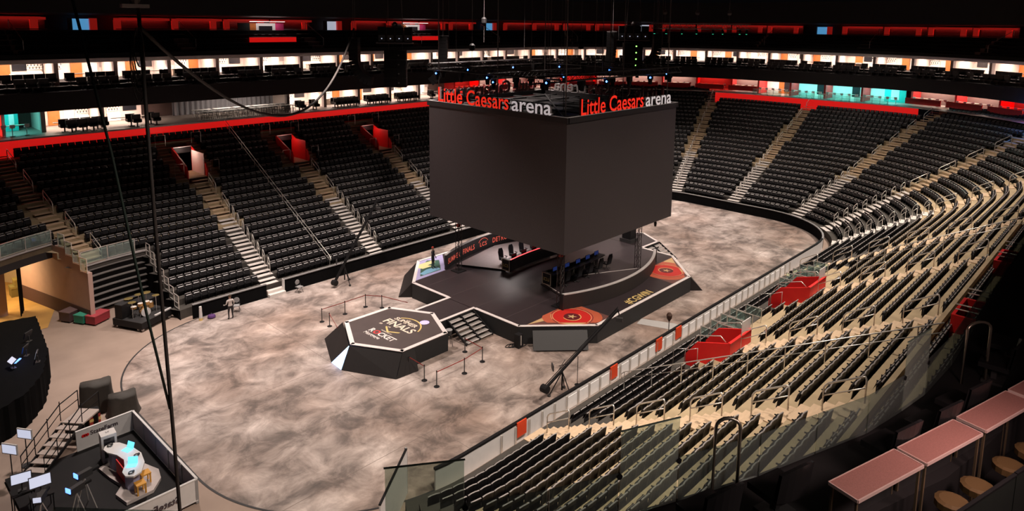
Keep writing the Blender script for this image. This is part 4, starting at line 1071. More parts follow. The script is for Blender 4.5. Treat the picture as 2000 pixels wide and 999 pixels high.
# truss legs under the screen
def truss(mb, a, b, w, n, r=.03, rd=.016):
    a = Vector(a); b = Vector(b); d = (b-a).normalized(); u = d.cross(Vector((0, 0, 1)))
    if u.length < .01: u = Vector((1, 0, 0))
    u.normalize(); v = d.cross(u); cs = [(u*sx+v*sy)*w/2 for sx, sy in ((-1, -1), (1, -1), (1, 1), (-1, 1))]
    for c in cs: mb.tube([a+c, b+c], r, 4)
    for i in range(n):
        p = a+(b-a)*i/n; q = a+(b-a)*(i+1)/n
        for k in range(4): mb.tube([p+cs[k], q+cs[(k+1) % 4]], rd, 3)
        if i % 2 == 0: 
            for k in range(4): mb.tube([p+cs[k], p+cs[(k+1) % 4]], rd, 3)
TRM = mat('black_truss', (.03, .024, .024), .45, .3)
for x, y, w in ((-6.25, 4.6, 'beside the lettered wall'), (-5.95, -5.55, 'at the end of the near video wall'), (4.1, -5.3, 'inside the far bend of near video wall'), (4.2, 4.7, 'behind the red striped desk')):
    e = empty('truss_tower', (x, y, ZS), 'black truss column standing %s' % w, 'truss')
    mb = MB(); truss(mb, (0, 0, .1), (0, 0, 4.2), .34, 9); mb.build('truss_frame', TRM, e); MB().box(-.45, .45, -.45, .45, 0, .05).build('base_plate', BLACK, e)
    MB().box(-.12, .12, -.12, .12, 3.6, 3.85).build('red_lamp', mat('dim_red', (.5, .05, .03), .5), e)
e = empty('subwoofer_stack', (9.9, -.6, ZS), 'black speaker stack on back landing of stage', 'speaker')
MB().box(-.45, .45, -.45, .45, .3, 1.5).build('cabinet', BLACK, e); MB().box(-.6, .6, -.6, .6, 0, .3).build('plinth', DARK, e)
# ------------------------------------------------------------ vomitories
WALL_LIGHT = mat('painted_wall_light', (.95, .85, .80), .5)  # corridor light on the inner wall, painted as a pale colour
rise = zt(1/NR)-zt(0)
def loop(pts, parent, nm='guard_rail', r=.026): return MB().tube(pts, r, 6).build(nm, STEEL, parent, smooth=True)
for i, (c, w) in enumerate(VOM_HI):
    y0, y1 = fam(15/NR)[1], fam(19/NR)[1]; z0, z1 = zt(15/NR), zt(19/NR)
    e = empty('vomitory', (c, y0, z0), ('first', 'second', 'third')[i]+' red-walled vomitory high in the left stands counted from the drum riser', 'vomitory')
    D = y1-y0; h = z1-z0
    for s in (-1, 1):
        x = s*w
        MB().add([(x, 0, -.1), (x, D, -.1), (x, D, h+.55), (x, .25, 1.0), (x, 0, .6)]+[(x+s*.1, 0, -.1), (x+s*.1, D, -.1), (x+s*.1, D, h+.55), (x+s*.1, .25, 1.0), (x+s*.1, 0, .6)],
                 [(0, 1, 2, 3, 4), (9, 8, 7, 6, 5), (2, 7, 8, 3), (3, 8, 9, 4), (4, 9, 5, 0)]).build('side_wall', RED, e)
        MB().beam((x+s*.05, D, h+.58), (x+s*.05, .25, 1.03), .12, .05).build('wall_cap', REDW, e)
    MB().box(-w, w, D-.1, D, 1.75, h+.55).build('header_wall', BLACK, e); MB().box(-w, w, D-.14, D+.05, h+.55, h+.6).build('header_cap', CAPG, e)
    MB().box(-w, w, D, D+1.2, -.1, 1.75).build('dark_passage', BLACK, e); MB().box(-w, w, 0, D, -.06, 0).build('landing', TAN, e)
    MB().box(w-.05, w-.01, .5, D-.2, 0, 1.95).build('inner_wall_panel', WALL_LIGHT if i == 0 else REDW, e)  # the pale one stands in for corridor light on the wall
    for s in (-1, 1): loop([(s*(w+.35), .05, .4), (s*(w+.35), .05, 1.35), (s*(w+1.1), .05, 1.35), (s*(w+1.1), .05, .4)], e); loop([(s*(w+.35), D+.6, h+.7), (s*(w+.35), D+.6, h+1.7), (s*(w+1.2), D+.6, h+1.7), (s*(w+1.2), D+.6, h+.7)], e)
    l = bpy.data.lights.new('vomitory_light', 'POINT'); l.energy = 60 if i == 0 else 30; l.color = (1, .75, .62) if i == 0 else (1, .45, .38); l.shadow_soft_size = .2
    lo_ = bpy.data.objects.new('vomitory_light', l); COL.objects.link(lo_); lo_.location = (c-.2, y1-.8, z0+2.1)
    st = bpy.data.objects.new('stairs', None); link(st); struct(st, 'narrow steps on both sides of a red vomitory'); st.location = (c, y0, 0)
    for s in (-1, 1):
        for k in range(15, 21):
            yy = fam(k/NR)[1]-y0; z = zt(k/NR); run = 18.2/NR
            obj('step', unit['tan'], st, (s*(w+.62), yy+run*.27, z+.03), 0, (.9, run*.54, .06)); obj('step', unit['tan'], st, (s*(w+.62), yy+run*.77, z+rise*.5), 0, (.9, run*.46, rise*.5))
for i, (c, w) in enumerate(VOM_LO):
    y0, y1 = fam(4/NR)[1], fam(7/NR)[1]; z0, z1 = zt(4/NR), zt(7/NR); D = y1-y0; h = z1-z0
    e = empty('vomitory', (c, -y0, z0), ('red parapet vomitory low in the near stands with white sign board' if i == 0 else 'red parapet vomitory low in near stands beyond the steel frames'), 'vomitory')
    for s in (-1, 1):
        x = s*w
        P = [(x, 0, -.1), (x, -D, -.1), (x, -D, h+.72), (x, -.7, h+.2), (x, 0, .55)]
        MB().add(P+[(q[0]+s*.1, q[1], q[2]) for q in P], [(0, 1, 2, 3, 4), (9, 8, 7, 6, 5), (2, 7, 8, 3), (3, 8, 9, 4), (4, 9, 5, 0)]).build('side_wall', RED, e)
        loop([(x, -.15, .85), (x, -.15, 1.0), (x, -.7, h+.55), (x, -D+.5, h+.95), (x, -D+.2, h+.7)], e)
    MB().box(-w-.1, w+.1, -D-.1, -D, .6, h+.72).build('back_parapet', RED, e); MB().box(-w-.12, w+.12, -D-.13, -D+.03, h+.72, h+.77).build('parapet_cap', REDW, e)
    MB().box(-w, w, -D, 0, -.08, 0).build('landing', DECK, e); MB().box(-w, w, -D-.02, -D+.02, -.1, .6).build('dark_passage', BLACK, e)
    MB().add([(w-.9, -D+.02, h+.77), (w+.1, -D+.02, h+.77), (w+.1, -D+.02, h+1.42), (w-.9, -D+.02, h+1.42), (w-.9, -D-.02, h+.77), (w+.1, -D-.02, h+.77), (w+.1, -D-.02, h+1.42), (w-.9, -D-.02, h+1.42)],
             [(0, 1, 2, 3), (7, 6, 5, 4), (0, 4, 5, 1), (3, 2, 6, 7), (0, 3, 7, 4), (1, 5, 6, 2)]).build('white_board', WHITE, e)
    loop([(-w-.75, -.4, .2), (-w-.75, -.4, 1.15), (-w-.75, -1.1, 1.5), (-w-.75, -1.1, .5)], e); loop([(-w-.4, .5, -.2), (-w-.4, .5, .8), (-w-.4, -.2, 1.05), (-w-.4, -.2, .3)], e)
    # wheelchair bays: steel frames with clear panes beside the vomitory
    for r_ in range(2):
        for q in range(4):
            x = c+w+1.0+1.25*q; y = -(y0-.35+1.0*r_); z = zt((3.6+1.2*r_)/NR)
            f = empty('steel_frame', (x, y, z-.02), 'square steel guard frame with clear pane beside the %s low red vomitory' % ('first' if i == 0 else 'second'), 'railing', 'guard frames by the %s vomitory' % ('first' if i == 0 else 'second'))
            mb = MB()
            for a, b in (((0, -.5, 0), (0, -.5, 1.0)), ((0, .5, 0), (0, .5, 1.0)), ((0, -.5, 1.0), (0, .5, 1.0)), ((0, -.5, .45), (0, .5, .45))): mb.beam(a, b, .045)
            mb.build('frame_bar', STEEL, f); MB().box(-.008, .008, -.46, .46, .5, .96).build('clear_pane', GLASSR, f)
for x, k, lab in ((-9.6, 19, 'red parapet high in near stands beside the long divider rail'), (-.6, 19, 'red parapet high in near stands with two rails'), (9.6, 19, 'red parapet high in near stands closest to the far bend')):
    y = -fam(k/NR)[1]; z = zt(k/NR); e = empty('vomitory', (x, y, z), lab, 'vomitory')
    MB().box(-1.2, 1.2, 0, .12, -.3, .75).build('front_parapet', RED, e); MB().box(-1.2, -1.08, -1.9, 0, -.3, .75).build('side_wall', RED, e); MB().box(1.08, 1.2, -1.9, 0, -.3, .75).build('side_wall', RED, e)
    for zz in (1.0, 1.2): loop([(-1.14, -1.6, zz), (-1.14, 0, zz)], e); loop([(1.14, -1.6, zz), (1.14, 0, zz)], e)
    MB().box(-1.08, 1.08, -1.9, 0, -.3, .02).build('landing', DECK, e)

mb = MB(); mb.box(-23.5, 12, -fam(18/NR)[1]-.2, -fam(18/NR)[1]-.02, zt(18/NR), zt(18/NR)+.3); struct(mb.build('low_parapet', TAN), 'low tan concrete parapet near the top of the near stands')
# ------------------------------------------------------------ left corner: tunnel, retracted bleachers, rails
PLAST = mat('pink_beige_plaster', (.55, .36, .30), .8, noise=.12, nscale=1.5)
BEIGE = mat('beige_wall', (.75, .60, .40), .8)
DKBASE = mat('maroon_base', (.10, .05, .05), .7)
w0, w1 = Vector((-28.78, 16.95, 0)), Vector((-30.9, 25.8, 0))
prof = [(0, 3.62)]
nst = 4
L_ = (w1-w0).length; dv = (w1-w0)/L_
pp = []
for k in range(7, 11):
    s0 = (k-7)*.86; z = zt(k/NR); pp += [(s0, z), (s0+.86, z)]
pp += [(L_, pp[-1][1])]
poly = [(0, 0)]+[(0, pp[0][1])]+pp[1:]+[(L_, 0)]
nr = Vector((-dv.y, dv.x, 0))
def wall_poly(poly, th, name, m, z0=None):
    n = len(poly); vs = [w0+dv*s+Vector((0, 0, z)) for s, z in poly]; vs2 = [v-nr*th for v in vs]
    mb = MB(); mb.add(vs+vs2, [tuple(range(n)), tuple(range(2*n-1, n-1, -1))]+[(i, n+i, n+(i+1) % n, (i+1) % n) for i in range(n)]); return mb.build(name, m)
struct(wall_poly(poly, .3, 'wall_tunnel', PLAST), 'pink beige stepped side wall of the vehicle tunnel')
struct(wall_poly([(.02, 0), (.02, 1.0), (L_, 1.0), (L_, 0)], -.03, 'baseboard_tunnel', DKBASE), 'dark painted base of the tunnel wall')
path10 = [(p[0], p[1]) for p in paths[10] if p[1] > 0 and p[0] < tunnel_x(p[1])+.1 and p[0] > -34.6]
mb = MB(); sweep(mb, path10, [(0, 3.95), (0, zt(10/NR)), (.3, zt(10/NR)), (.3, 3.95)]); struct(mb.build('wall_lintel', DARK), 'dark lintel over the vehicle tunnel')
mb = MB(); sweep(mb, path10, [(-.06, zt(10/NR)-.02), (-.06, zt(10/NR)+.1), (.06, zt(10/NR)+.1), (.06, zt(10/NR)-.02)]); struct(mb.build('trim_5', CAPG), 'pale edge along the tunnel lintel')
mb = MB(); sweep(mb, [(-38.5, 22), (-38.5, 31), (-31.5, 31), (-28.6, 26)], [(0, 0), (0, 5), (.2, 5), (.2, 0)]); struct(mb.build('wall_tunnel_back', BEIGE), 'beige inner wall of the vehicle tunnel')
mb = MB(); mb.prism([(-38.5, 18.5), (-38.5, 31), (-29.0, 31), (-29.9, 21.5), (-31.0, 18.5)], -.01, .0015); struct(mb.build('floor_tunnel', mat('ochre_floor', (.60, .34, .10), .6, noise=.3, nscale=1)), 'ochre lit floor of the vehicle tunnel')
MB_ = MB().box(-.35, .35, -.35, .35, 0, 4.6); struct(MB_.build('column_tunnel', PLAST, None, (-32.75, 23.0, 0)), 'pinkish tunnel pillar'); 
area_light('tunnel_light', (-33.5, 24.5, 4.4), (-33.0, 24.0, 0), 3.0, 420, (1, .74, .40), PI)
mb = MB(); pts = [(-31.9+.10*i*.6, 21.5+.17*i+.08*sin(i*2.1)) for i in range(9)]
mb.v = [(x, y, .02) for x, y in pts]+[(x, y, 4.2) for x, y in pts]; mb.f = [(i, i+1, 10+i, 9+i) for i in range(8)]; mb.m = [0]*8
tag(mb.build('tunnel_curtain', DRAPE), 'black curtain hanging in the tunnel mouth', 'curtain')
for j, (x, y, sz, col, lab) in enumerate(((-30.9, 26.6, (1.2, .8, .8), (.22, .17, .05), 'olive storage trunk inside the lit tunnel'), (-30.75, 26.6, (1.0, .7, .5), (.30, .22, .06), 'brown carton stacked on the olive tunnel trunk'), (-30.0, 26.4, (.5, .5, 1.0), (.07, .04, .3), 'purple drum barrel beside the tunnel trunk'))):
    z = .8 if j == 1 else 0; c_ = empty('tunnel_crate' if j < 2 else 'barrel', (x, y, z), lab, 'container')
    if j < 2: MB().box(-sz[0]/2, sz[0]/2, -sz[1]/2, sz[1]/2, 0, sz[2]*.8).build('body', mat('trunk%d' % j, col, .7), c_); MB().box(-sz[0]/2-.02, sz[0]/2+.02, -sz[1]/2-.02, sz[1]/2+.02, sz[2]*.8, sz[2]).build('lid', mat('trunk_lid%d' % j, [q*1.3 for q in col], .7), c_)
    else: MB().lathe([(.24, 0), (.27, .1), (.27, .9), (.24, 1.0)], n=14).build('body', mat('purple_plastic', col, .5), c_); MB().lathe([(.25, 1.0), (.25, 1.04)], n=14).build('lid', DARK, c_)
# stepped glass-panel guard on the tunnel wall, rail along the lintel
def guard_panel(a, b, z, h, label, group, m=GLASSR):
    a = Vector(a); b = Vector(b); e = empty('guard_panel', (a.x, a.y, z), label, 'railing', group); d = b-a; L = d.length; rz = math.atan2(d.y, d.x)
    mb = MB()
    for p, q in (((0, 0, 0), (0, 0, h)), ((L, 0, 0), (L, 0, h)), ((0, 0, h), (L, 0, h)), ((0, 0, .08), (L, 0, .08))): mb.beam(p, q, .05)
    mb.build('steel_frame', STEEL, e, rz=rz); MB().box(.04, L-.04, -.008, .008, .12, h-.04).build('clear_pane', m, e, rz=rz)
for k in range(7, 11):
    s0 = (k-7)*.86; a = w0+dv*(s0+.03); b = w0+dv*(s0+.83); guard_panel(a, b, zt(k/NR), 1.0, 'clear steel framed guard panel stepping up the tunnel wall', 'stepped tunnel guards')
for i in range(0, len(path10)-4, 4): guard_panel((*path10[i+4], 0), (*path10[i], 0), zt(10/NR)+.1, .95, 'clear steel framed guard panel over the tunnel mouth', 'tunnel mouth guards')
path7 = [(p[0], p[1]) for p in paths[7] if p[1] > 0 and -28.7 < p[0] < -24.2]
for i in range(0, len(path7)-4, 5): guard_panel((*path7[i], 0), (*path7[min(i+5, len(path7)-1)], 0), zt(7/NR)+.02, 1.0, 'clear steel framed guard panel above the retracted bleachers', 'bleacher top guards')
mb = MB(); sweep(mb, path7, [(-.05, zt(7/NR)-.1), (-.05, zt(7/NR)+.02), (.1, zt(7/NR)+.02), (.1, zt(7/NR)-.1)]); struct(mb.build('trim_6', CAPG), 'pale edge above the retracted bleachers')
# retracted bleachers
e = empty('retracted_bleacher', (0, 0, 0), 'retracted bleacher stack of dark decks under left corner seats', 'bleacher')
plank = mat('bleacher_edge', (.20, .18, .17), .5)
for k in range(7):
    z = .35+.47*k; off = .30-.05*k
    mb = MB(); sweep(mb, path7, [(-.1-off, z), (-.1-off, z+.06), (.3, z+.06), (.3, z)]); mb.build('deck_edge', plank, e)
mb = MB(); sweep(mb, path7, [(.1, 0), (.1, zt(7/NR)-.12), (.3, zt(7/NR)-.12), (.3, 0)]); mb.build('back_panel', DKF, e)
# end wall and zig-zag rail of the lower left block
xe = -24.25; P = [(13.4, 0)]
for k in range(7): P += [(fam(k/NR)[1], zt(k/NR)), (fam((k+1)/NR)[1], zt(k/NR))]
P += [(fam(7/NR)[1], 0)]
n = len(P); mb = MB(); mb.add([(xe, y, z) for y, z in P]+[(xe-.06, y, z) for y, z in P], [tuple(range(n)), tuple(range(2*n-1, n-1, -1))]+[(i, n+i, n+(i+1) % n, (i+1) % n) for i in range(n)])
struct(mb.build('wall_block_end', DRAPE), 'black end wall below the stepped rail')
for k in range(7):
    y = fam(k/NR)[1]; z = zt(k/NR); f = empty('step_rail', (xe+.05, y, z), 'steel stepped rail segment at the block end above the drum riser', 'railing', 'stepped rails by drum riser')
    mb = MB()
    for a, b in (((0, .05, 0), (0, .05, .95)), ((0, .78, 0), (0, .78, .95)), ((0, .05, .95), (0, .78, .95)), ((0, .05, .4), (0, .78, .4)), ((0, 0, .02), (0, .83, .02))): mb.beam(a, b, .05)
    mb.build('rail_bar', STEEL, f)
# drum riser
R0 = Vector((-26.85, 13.15, 0)); ang = math.atan2(1.1, 2.3)
e = empty('drum_riser', R0, 'black wheeled riser platform carrying a drum kit', 'platform', None, ang)
MB().box(0, 2.7, 0, 2.5, .2, .64).build('platform_body', BLACK, e); MB().box(0, 2.7, 0, 2.5, .64, .66).build('carpet', DARK, e)
for x, y in ((.2, .15), (2.5, .15), (.2, 2.3), (2.5, 2.3), (.2, .5)): MB().lathe([(.03, -.05), (.1, -.05), (.1, .05), (.03, .05)], n=10).build('caster', WHITE, e, (x, y, .1)).rotation_euler = (PI/2, 0, .3)
MB().box(1.2, 2.6, .05, .17, .66, .74).build('cable_tray', WHITE, e)
kit = empty('drum_kit', R0+Vector((cos(ang)*1.2-sin(ang)*1.1, sin(ang)*1.2+cos(ang)*1.1, .66)), 'gold and brown drum kit with cymbals on the riser', 'drum kit', None, ang-.4)
WOODD = mat('drum_shell', (.42, .22, .07), .35); HEADM = mat('drum_head', (.75, .70, .65), .5); CYM = mat('brass_cymbal', (.75, .58, .22), .3, .8)
bd = MB(); bd.lathe([(.30, -.22), (.30, .22)], n=18); o = bd.build('bass_drum', WOODD, kit, (0, -.3, .31)); o.rotation_euler = (PI/2, 0, 0)
MB().lathe([(.27, .221), (.1, .23)], n=18).build('bass_head', DARK, o); MB().lathe([(.31, .19), (.31, .23)], n=18).build('hoop', WHITE, o)
for x, y, z, r, h in ((-.22, -.22, .72, .17, .2), (.2, -.22, .72, .18, .22), (.55, .15, .32, .22, .36), (-.5, .2, .5, .19, .14)):
    d = MB().lathe([(r, 0), (r, h)], n=14).build('tom_drum', WOODD, kit, (x, y, z)); MB().lathe([(r*.98, h), (r*.5, h+.004)], n=14).build('drum_skin', HEADM, d)
    mb = MB()
    for q in range(3): a = 2*PI*q/3; mb.tube([(x+.02*cos(a), y+.02*sin(a), z), (x+.2*cos(a), y+.2*sin(a), 0.01)], .012, 4)
    mb.build('stand_leg', STEEL, kit)
for x, y, z, r in ((-.75, -.25, 1.15, .25), (-.6, .75, 1.1, .28), (.55, .75, 1.2, .3), (.85, -.1, 1.15, .24), (.1, .9, 1.15, .25)):
    s = MB().tube([(x, y, 0), (x, y, z)], .015, 5).build('cymbal_stand', STEEL, kit); MB().lathe([(r, 0), (.06, .03), (.01, .045)], n=16).build('cymbal', CYM, s, (x, y, z))
MB().lathe([(.16, .42), (.17, .5)], n=12).tube([(0, 1.0, 0), (0, 1.0, .42)], .03, 5).build('throne', DARK, kit, (0, 0, 0))
e = empty('equipment_case', R0+Vector((cos(ang)*.35-sin(ang)*2.0, sin(ang)*.35+cos(ang)*2.0, .66)), 'tall black case standing on back corner of drum riser', 'case', None, ang)
MB().box(-.3, .5, -.3, .3, 0, .95).build('case_body', BLACK, e); MB().box(-.31, .51, -.31, .31, .95, 1.0).build('case_lid', DARK, e)
e = empty('equipment_case', (-25.4, 16.6, 0), 'low black case behind the drum riser', 'case', None, .4)
MB().box(-.8, .8, -.5, .5, 0, 1.0).build('case_body', BLACK, e); MB().box(-.8, .8, -.5, .5, 1.0, 1.05).build('case_lid', DARK, e)
for x, y, rz, d, col, lab in ((-28.35, 17.1, .5, (1.25, .8, .62), (.32, .03, .04), 'red storage cart at end of the case row by bleachers'), (-29.05, 17.75, .5, (.8, .8, .6), (.02, .22, .14), 'green storage cart between red cart and dark trunk'), (-29.55, 18.8, .5, (1.0, .9, .7), (.09, .05, .05), 'dark maroon trunk against the tunnel wall')):
    e = empty('storage_cart', (x, y, 0), lab, 'cart', None, rz); mm = mat('cart_'+lab.split()[0], col, .55)
    MB().box(-d[0]/2, d[0]/2, -d[1]/2, d[1]/2, .1, d[2]).build('cart_body', mm, e); MB().box(-d[0]/2-.02, d[0]/2+.02, -d[1]/2-.02, d[1]/2+.02, d[2], d[2]+.05).build('cart_lid', mat('lid_'+lab.split()[0], [min(1, c*1.4+.03) for c in col], .5), e)
    for sx in (-1, 1):
        for sy in (-1, 1): MB().lathe([(.05, 0), (.05, .1)], n=8).build('caster', DARK, e, (sx*(d[0]/2-.1), sy*(d[1]/2-.1), 0))

# ------------------------------------------------------------ black draped control riser
e = empty('control_riser', (0, 0, 0), 'large black draped control riser beside the tunnel floor', 'riser')
FP = [(-32.7, 10.55), (-33.65, 7.6), (-34.7, 5.9), (-36.6, 4.6), (-44, 8), (-42, 19), (-32.0, 16.5)]
pts = []
for i in range(len(FP)):
    a = Vector(FP[i]); b = Vector(FP[(i+1) % len(FP)]); n = max(2, int((b-a).length/.22)); nr_ = Vector((b.y-a.y, -(b.x-a.x))).normalized()
    for q in range(n): pts.append(a+(b-a)*q/n+nr_*(.05*sin(q*1.9+i)))
k = len(pts); mb = MB(); mb.v = [(p.x*1.0, p.y, .0) for p in pts]+[(p.x, p.y, 1.75) for p in pts]; mb.f = [(i, (i+1) % k, k+(i+1) % k, k+i) for i in range(k)]; mb.m = [0]*k; mb.build('drape_skirt', DRAPE, e)
mb = MB(); mb.v = [(p.x, p.y, 1.76) for p in pts]; mb.f = [tuple(range(k))]; mb.m = [0]; mb.build('drape_top', DRAPE, e)
SCRB = mat('blue_screen', (.1, .2, .9), .4, emit=3.2, ecol=(.10, .25, 1.0)); SCRW = mat('pale_screen', (.6, .6, .7), .4, emit=.7, ecol=(.7, .75, .95)); SCRC = mat('cyan_screen', (.2, .8, 1), .4, emit=1.3, ecol=(.12, .55, 1.0))
def monitor(loc, rz, label, scr, group=None, tilt=.25, w=.62, h=.38, stand=.25):
    e = empty('monitor', loc, label, 'monitor', group, rz)
    M = Matrix.Translation((0, 0, stand+h/2)) @ Matrix.Rotation(-tilt, 4, 'X')
    MB().box(-w/2, w/2, -.025, .025, -h/2, h/2, M=M).build('housing', DARK, e); MB().box(-w/2+.03, w/2-.03, -.032, -.026, -h/2+.03, h/2-.03, M=M).build('display', scr, e)
    MB().box(-.03, .03, .02, .06, 0, stand+.1).box(-.15, .15, -.08, .14, 0, .02).build('stand', DARK, e); return e
monitor((-33.75, 10.6, 1.77), -2.2, 'monitor glowing blue on the black control riser', SCRB); monitor((-33.5, 9.3, 1.77), -1.9, 'pale monitor at the edge of the control riser', SCRW); monitor((-34.6, 9.4, 1.77), -1.4, 'tilted pale monitor beside the blue one on control riser', SCRW, tilt=.9)
monitor((-33.2, 12.6, 1.77), -2.4, 'pale monitor toward the tunnel end of control riser', SCRW)

# ------------------------------------------------------------ broadcast booth
e = empty('broadcast_booth', (-31.2, -6.1, 0), 'low white walled broadcast booth with black floor', 'booth'); O = Vector((31.2, 6.1, 0))
q = lambda x, y, z: (x+31.2, y+6.1, z)
def bwall(a, b, nm, m=WHITE, z0=.1, z1=1.08):
    mb = MB(); mb.beam(q(*a, (z0+z1)/2), q(*b, (z0+z1)/2), .07, z1-z0); return mb.build(nm, m, e)
bwall((-33.75, 1.45), (-31.25, 1.5), 'back_wall'); bwall((-31.2, 1.5), (-31.15, -6.1), 'side_wall', mat('mesh_wall', (.36, .30, .32), .5)); bwall((-31.2, -6.1), (-36.5, -6.15), 'front_wall')
for a, b in (((-33.75, 1.45), (-31.2, 1.5)), ((-31.2, 1.5), (-31.15, -6.1)), ((-31.15, -6.1), (-36.5, -6.15))):
    for z in (1.12, .14): MB().beam(q(*a, z), q(*b, z), .10, .05).build('wall_rail', WHITE, e)
for i in range(6): y = 1.5-7.6*i/5; MB().box(-.06, .06, -.05, .05, 0, 1.12).build('wall_post', GREYP, e, q(-31.18, y, 0))
MB().box(-5.4, -.02, 0.05, 7.55, .02, .12).build('booth_floor', BLACK, e)
TXTD = mat('dark_print', (.06, .04, .05), .6)
text('StateFarm', .30, TXTD, e, frame(q(-33.15, 1.41, .74), (1, 0, 0), (0, 0, 1)), 'printed_lettering', offset=.006)
text('StateFarm', .42, TXTD, e, frame(q(-31.9, -6.19, .50), (-1, 0, 0), (0, 0, 1)), 'printed_lettering', offset=.006)
for i in range(3): MB().lathe([(.07, 0), (.07, .02)], n=12).build('logo_oval', RED, e, q(-33.45+.09*i, 1.40, .82)).rotation_euler = (PI/2, 0, 0)
# base and S desk
d = empty('anchor_desk', (-32.7, -2.4, .12), 'white S-shaped anchor desk on a pale stepped base', 'desk'); qq = lambda x, y: (x+32.7, y+2.4)
MB().prism([qq(*p) for p in ((-33.5, -.85), (-32.9, -.75), (-32.6, -1.6), (-31.9, -2.0), (-31.6, -2.9), (-31.75, -3.6), (-32.3, -4.25), (-33.4, -4.3), (-33.55, -3.4), (-33.15, -2.9), (-33.35, -2.0))], 0, .14).build('desk_base', mat('pale_base', (.55, .48, .46), .6), d)
TOPP = [(-33.12, -.72), (-32.85, -.62), (-32.55, -.85), (-32.25, -1.6), (-32.12, -2.4), (-32.25, -3.2), (-32.6, -3.85), (-32.95, -3.95), (-33.2, -3.7), (-33.2, -3.3), (-32.98, -2.9), (-32.85, -2.4), (-32.95, -1.8), (-33.2, -1.3), (-33.25, -.95)]
MB().prism([qq(*p) for p in TOPP], .90, .97).build('desk_top', mat('white_laminate', (.78, .74, .72), .3), d)
MB().prism([(qq(*p)[0]*.72-.02, qq(*p)[1]*.84) for p in TOPP], .14, .90).build('desk_body', mat('lilac_panel', (.40, .38, .55), .5), d)
MB().box(-.16, -.05, .5, .62, .14, .9).build('yellow_panel', mat('yellow_panel', (.8, .6, .1), .5), d); MB().box(-.34, -.30, -.6, .5, .2, .85).build('red_panel', REDW, d)
for (x, y, rz, lab) in ((-32.5, -1.75, -1.2, 'open laptop glowing cyan at back of the anchor desk'), (-32.75, -3.1, -.6, 'open laptop glowing cyan at front of anchor desk')):
    l = empty('laptop', (x, y, 1.09), lab, 'laptop', None, rz)
    MB().box(-.2, .2, -.14, .14, 0, .02).build('keyboard', SCRC, l); M = Matrix.Translation((0, .14, .02)) @ Matrix.Rotation(-.35, 4, 'X'); MB().box(-.2, .2, 0, .015, 0, .28, M=M).build('lid', SCRC, l)
    li = bpy.data.lights.new('laptop_glow', 'POINT'); li.energy = 3; li.color = (.2, .6, 1); li.shadow_soft_size = .15; oo = bpy.data.objects.new('laptop_glow', li); COL.objects.link(oo); oo.location = (x, y, 1.45)
for x, y, z, m, lab in ((-32.95, -.85, 1.09, DARK, 'black headset at head of the anchor desk'), (-32.35, -2.5, 1.09, DARK, 'black headset in middle of the anchor desk'), (-32.95, -3.65, 1.09, DARK, 'small dark tablet at foot of anchor desk')):
    MBh = MB(); MBh.tube([(.1*cos(a), .1*sin(a), .04) for a in np.linspace(.3, 2*PI-.3, 9)], .025, 5); MBh.lathe([(.05, 0), (.05, .05)], (.1, .03, .02), 8); tag(MBh.build('headset', m, None, (x, y, z)), lab, 'headset')
for x, y, lab in ((-32.35, -3.45, 'orange stool tucked under the anchor desk'), (-32.75, -4.05, 'orange stool on front edge of the anchor base')):
    s = empty('stool', (x, y, .26), lab, 'stool'); OR = mat('orange_stool', (.75, .36, .06), .5)
    MB().box(-.2, .2, -.2, .2, .42, .48).build('seat', OR, s)
    for sx in (-.16, .16):
        for sy in (-.16, .16): MB().box(sx-.03, sx+.03, sy-.03, sy+.03, 0, .42).build('leg', OR, s)
p = empty('pedestal_cabinet', (-32.85, -.25, .12), 'tall white pedestal cabinet with dark open front in booth', 'cabinet', None, -.1)
MB().box(-.32, .32, -.28, .28, 0, 1.35).build('cabinet_body', WHITE, p); MB().box(-.22, .22, -.3, -.28, .25, 1.2).build('dark_opening', TVM, p); text('SF', .2, TXTD, p, frame((-.1, -.05, 1.355), (1, 0, 0), (0, 1, 0)))
# tripod cameras and lit monitors in front of the booth
def tripod_cam(loc, rz, label, glow, h=1.5):
    e = empty('studio_camera', loc, label, 'camera', None, rz)
    mb = MB()
    for i in range(3): a = 2*PI*i/3+.4; mb.tube([(0, 0, h-.15), (.45*cos(a), .45*sin(a), 0)], .02, 5)
    mb.build('tripod', STEEL, e); MB().box(-.1, .1, -.3, .3, h-.1, h+.18).build('camera_body', DARK, e); MB().lathe([(.08, 0), (.1, .3)], n=10).build('lens', BLACK, e, (0, .3, h+.04)).rotation_euler = (-PI/2, 0, 0)
    MB().box(-.14, .14, -.36, -.33, h+.05, h+.25).build('viewfinder', glow, e); return e
tripod_cam((-35.1, -4.0, .12), -1.2, 'studio camera on tripod with blue light beside the anchor desk', SCRB); tripod_cam((-34.6, -3.2, .12), -1.3, 'studio camera on tripod with blue light closest to anchor desk', SCRB)
tripod_cam((-36.2, -3.4, .0), -.6, 'studio camera on tripod among the dark booth gear', SCRW)
monitor((-36.45, -1.3, .9), -.25, 'pale preview monitor at the booth entrance end', SCRW, w=.75, h=.45, stand=.35); monitor((-35.95, -2.1, .9), -.15, 'pale preview monitor above orange tally lamp', SCRW, w=.8, h=.48, stand=.35)
for x, y in ((-36.45, -1.3), (-35.95, -2.1)):
    t = empty('monitor_cart', (x, y, 0), 'black cart carrying a pale preview monitor', 'cart', 'monitor carts'); MB().box(-.4, .4, -.3, .3, .84, .9).build('shelf', BLACK, t)
    for sx in (-.36, .36):
        for sy in (-.26, .26): MB().box(sx-.02, sx+.02, sy-.02, sy+.02, 0, .84).build('leg', BLACK, t)
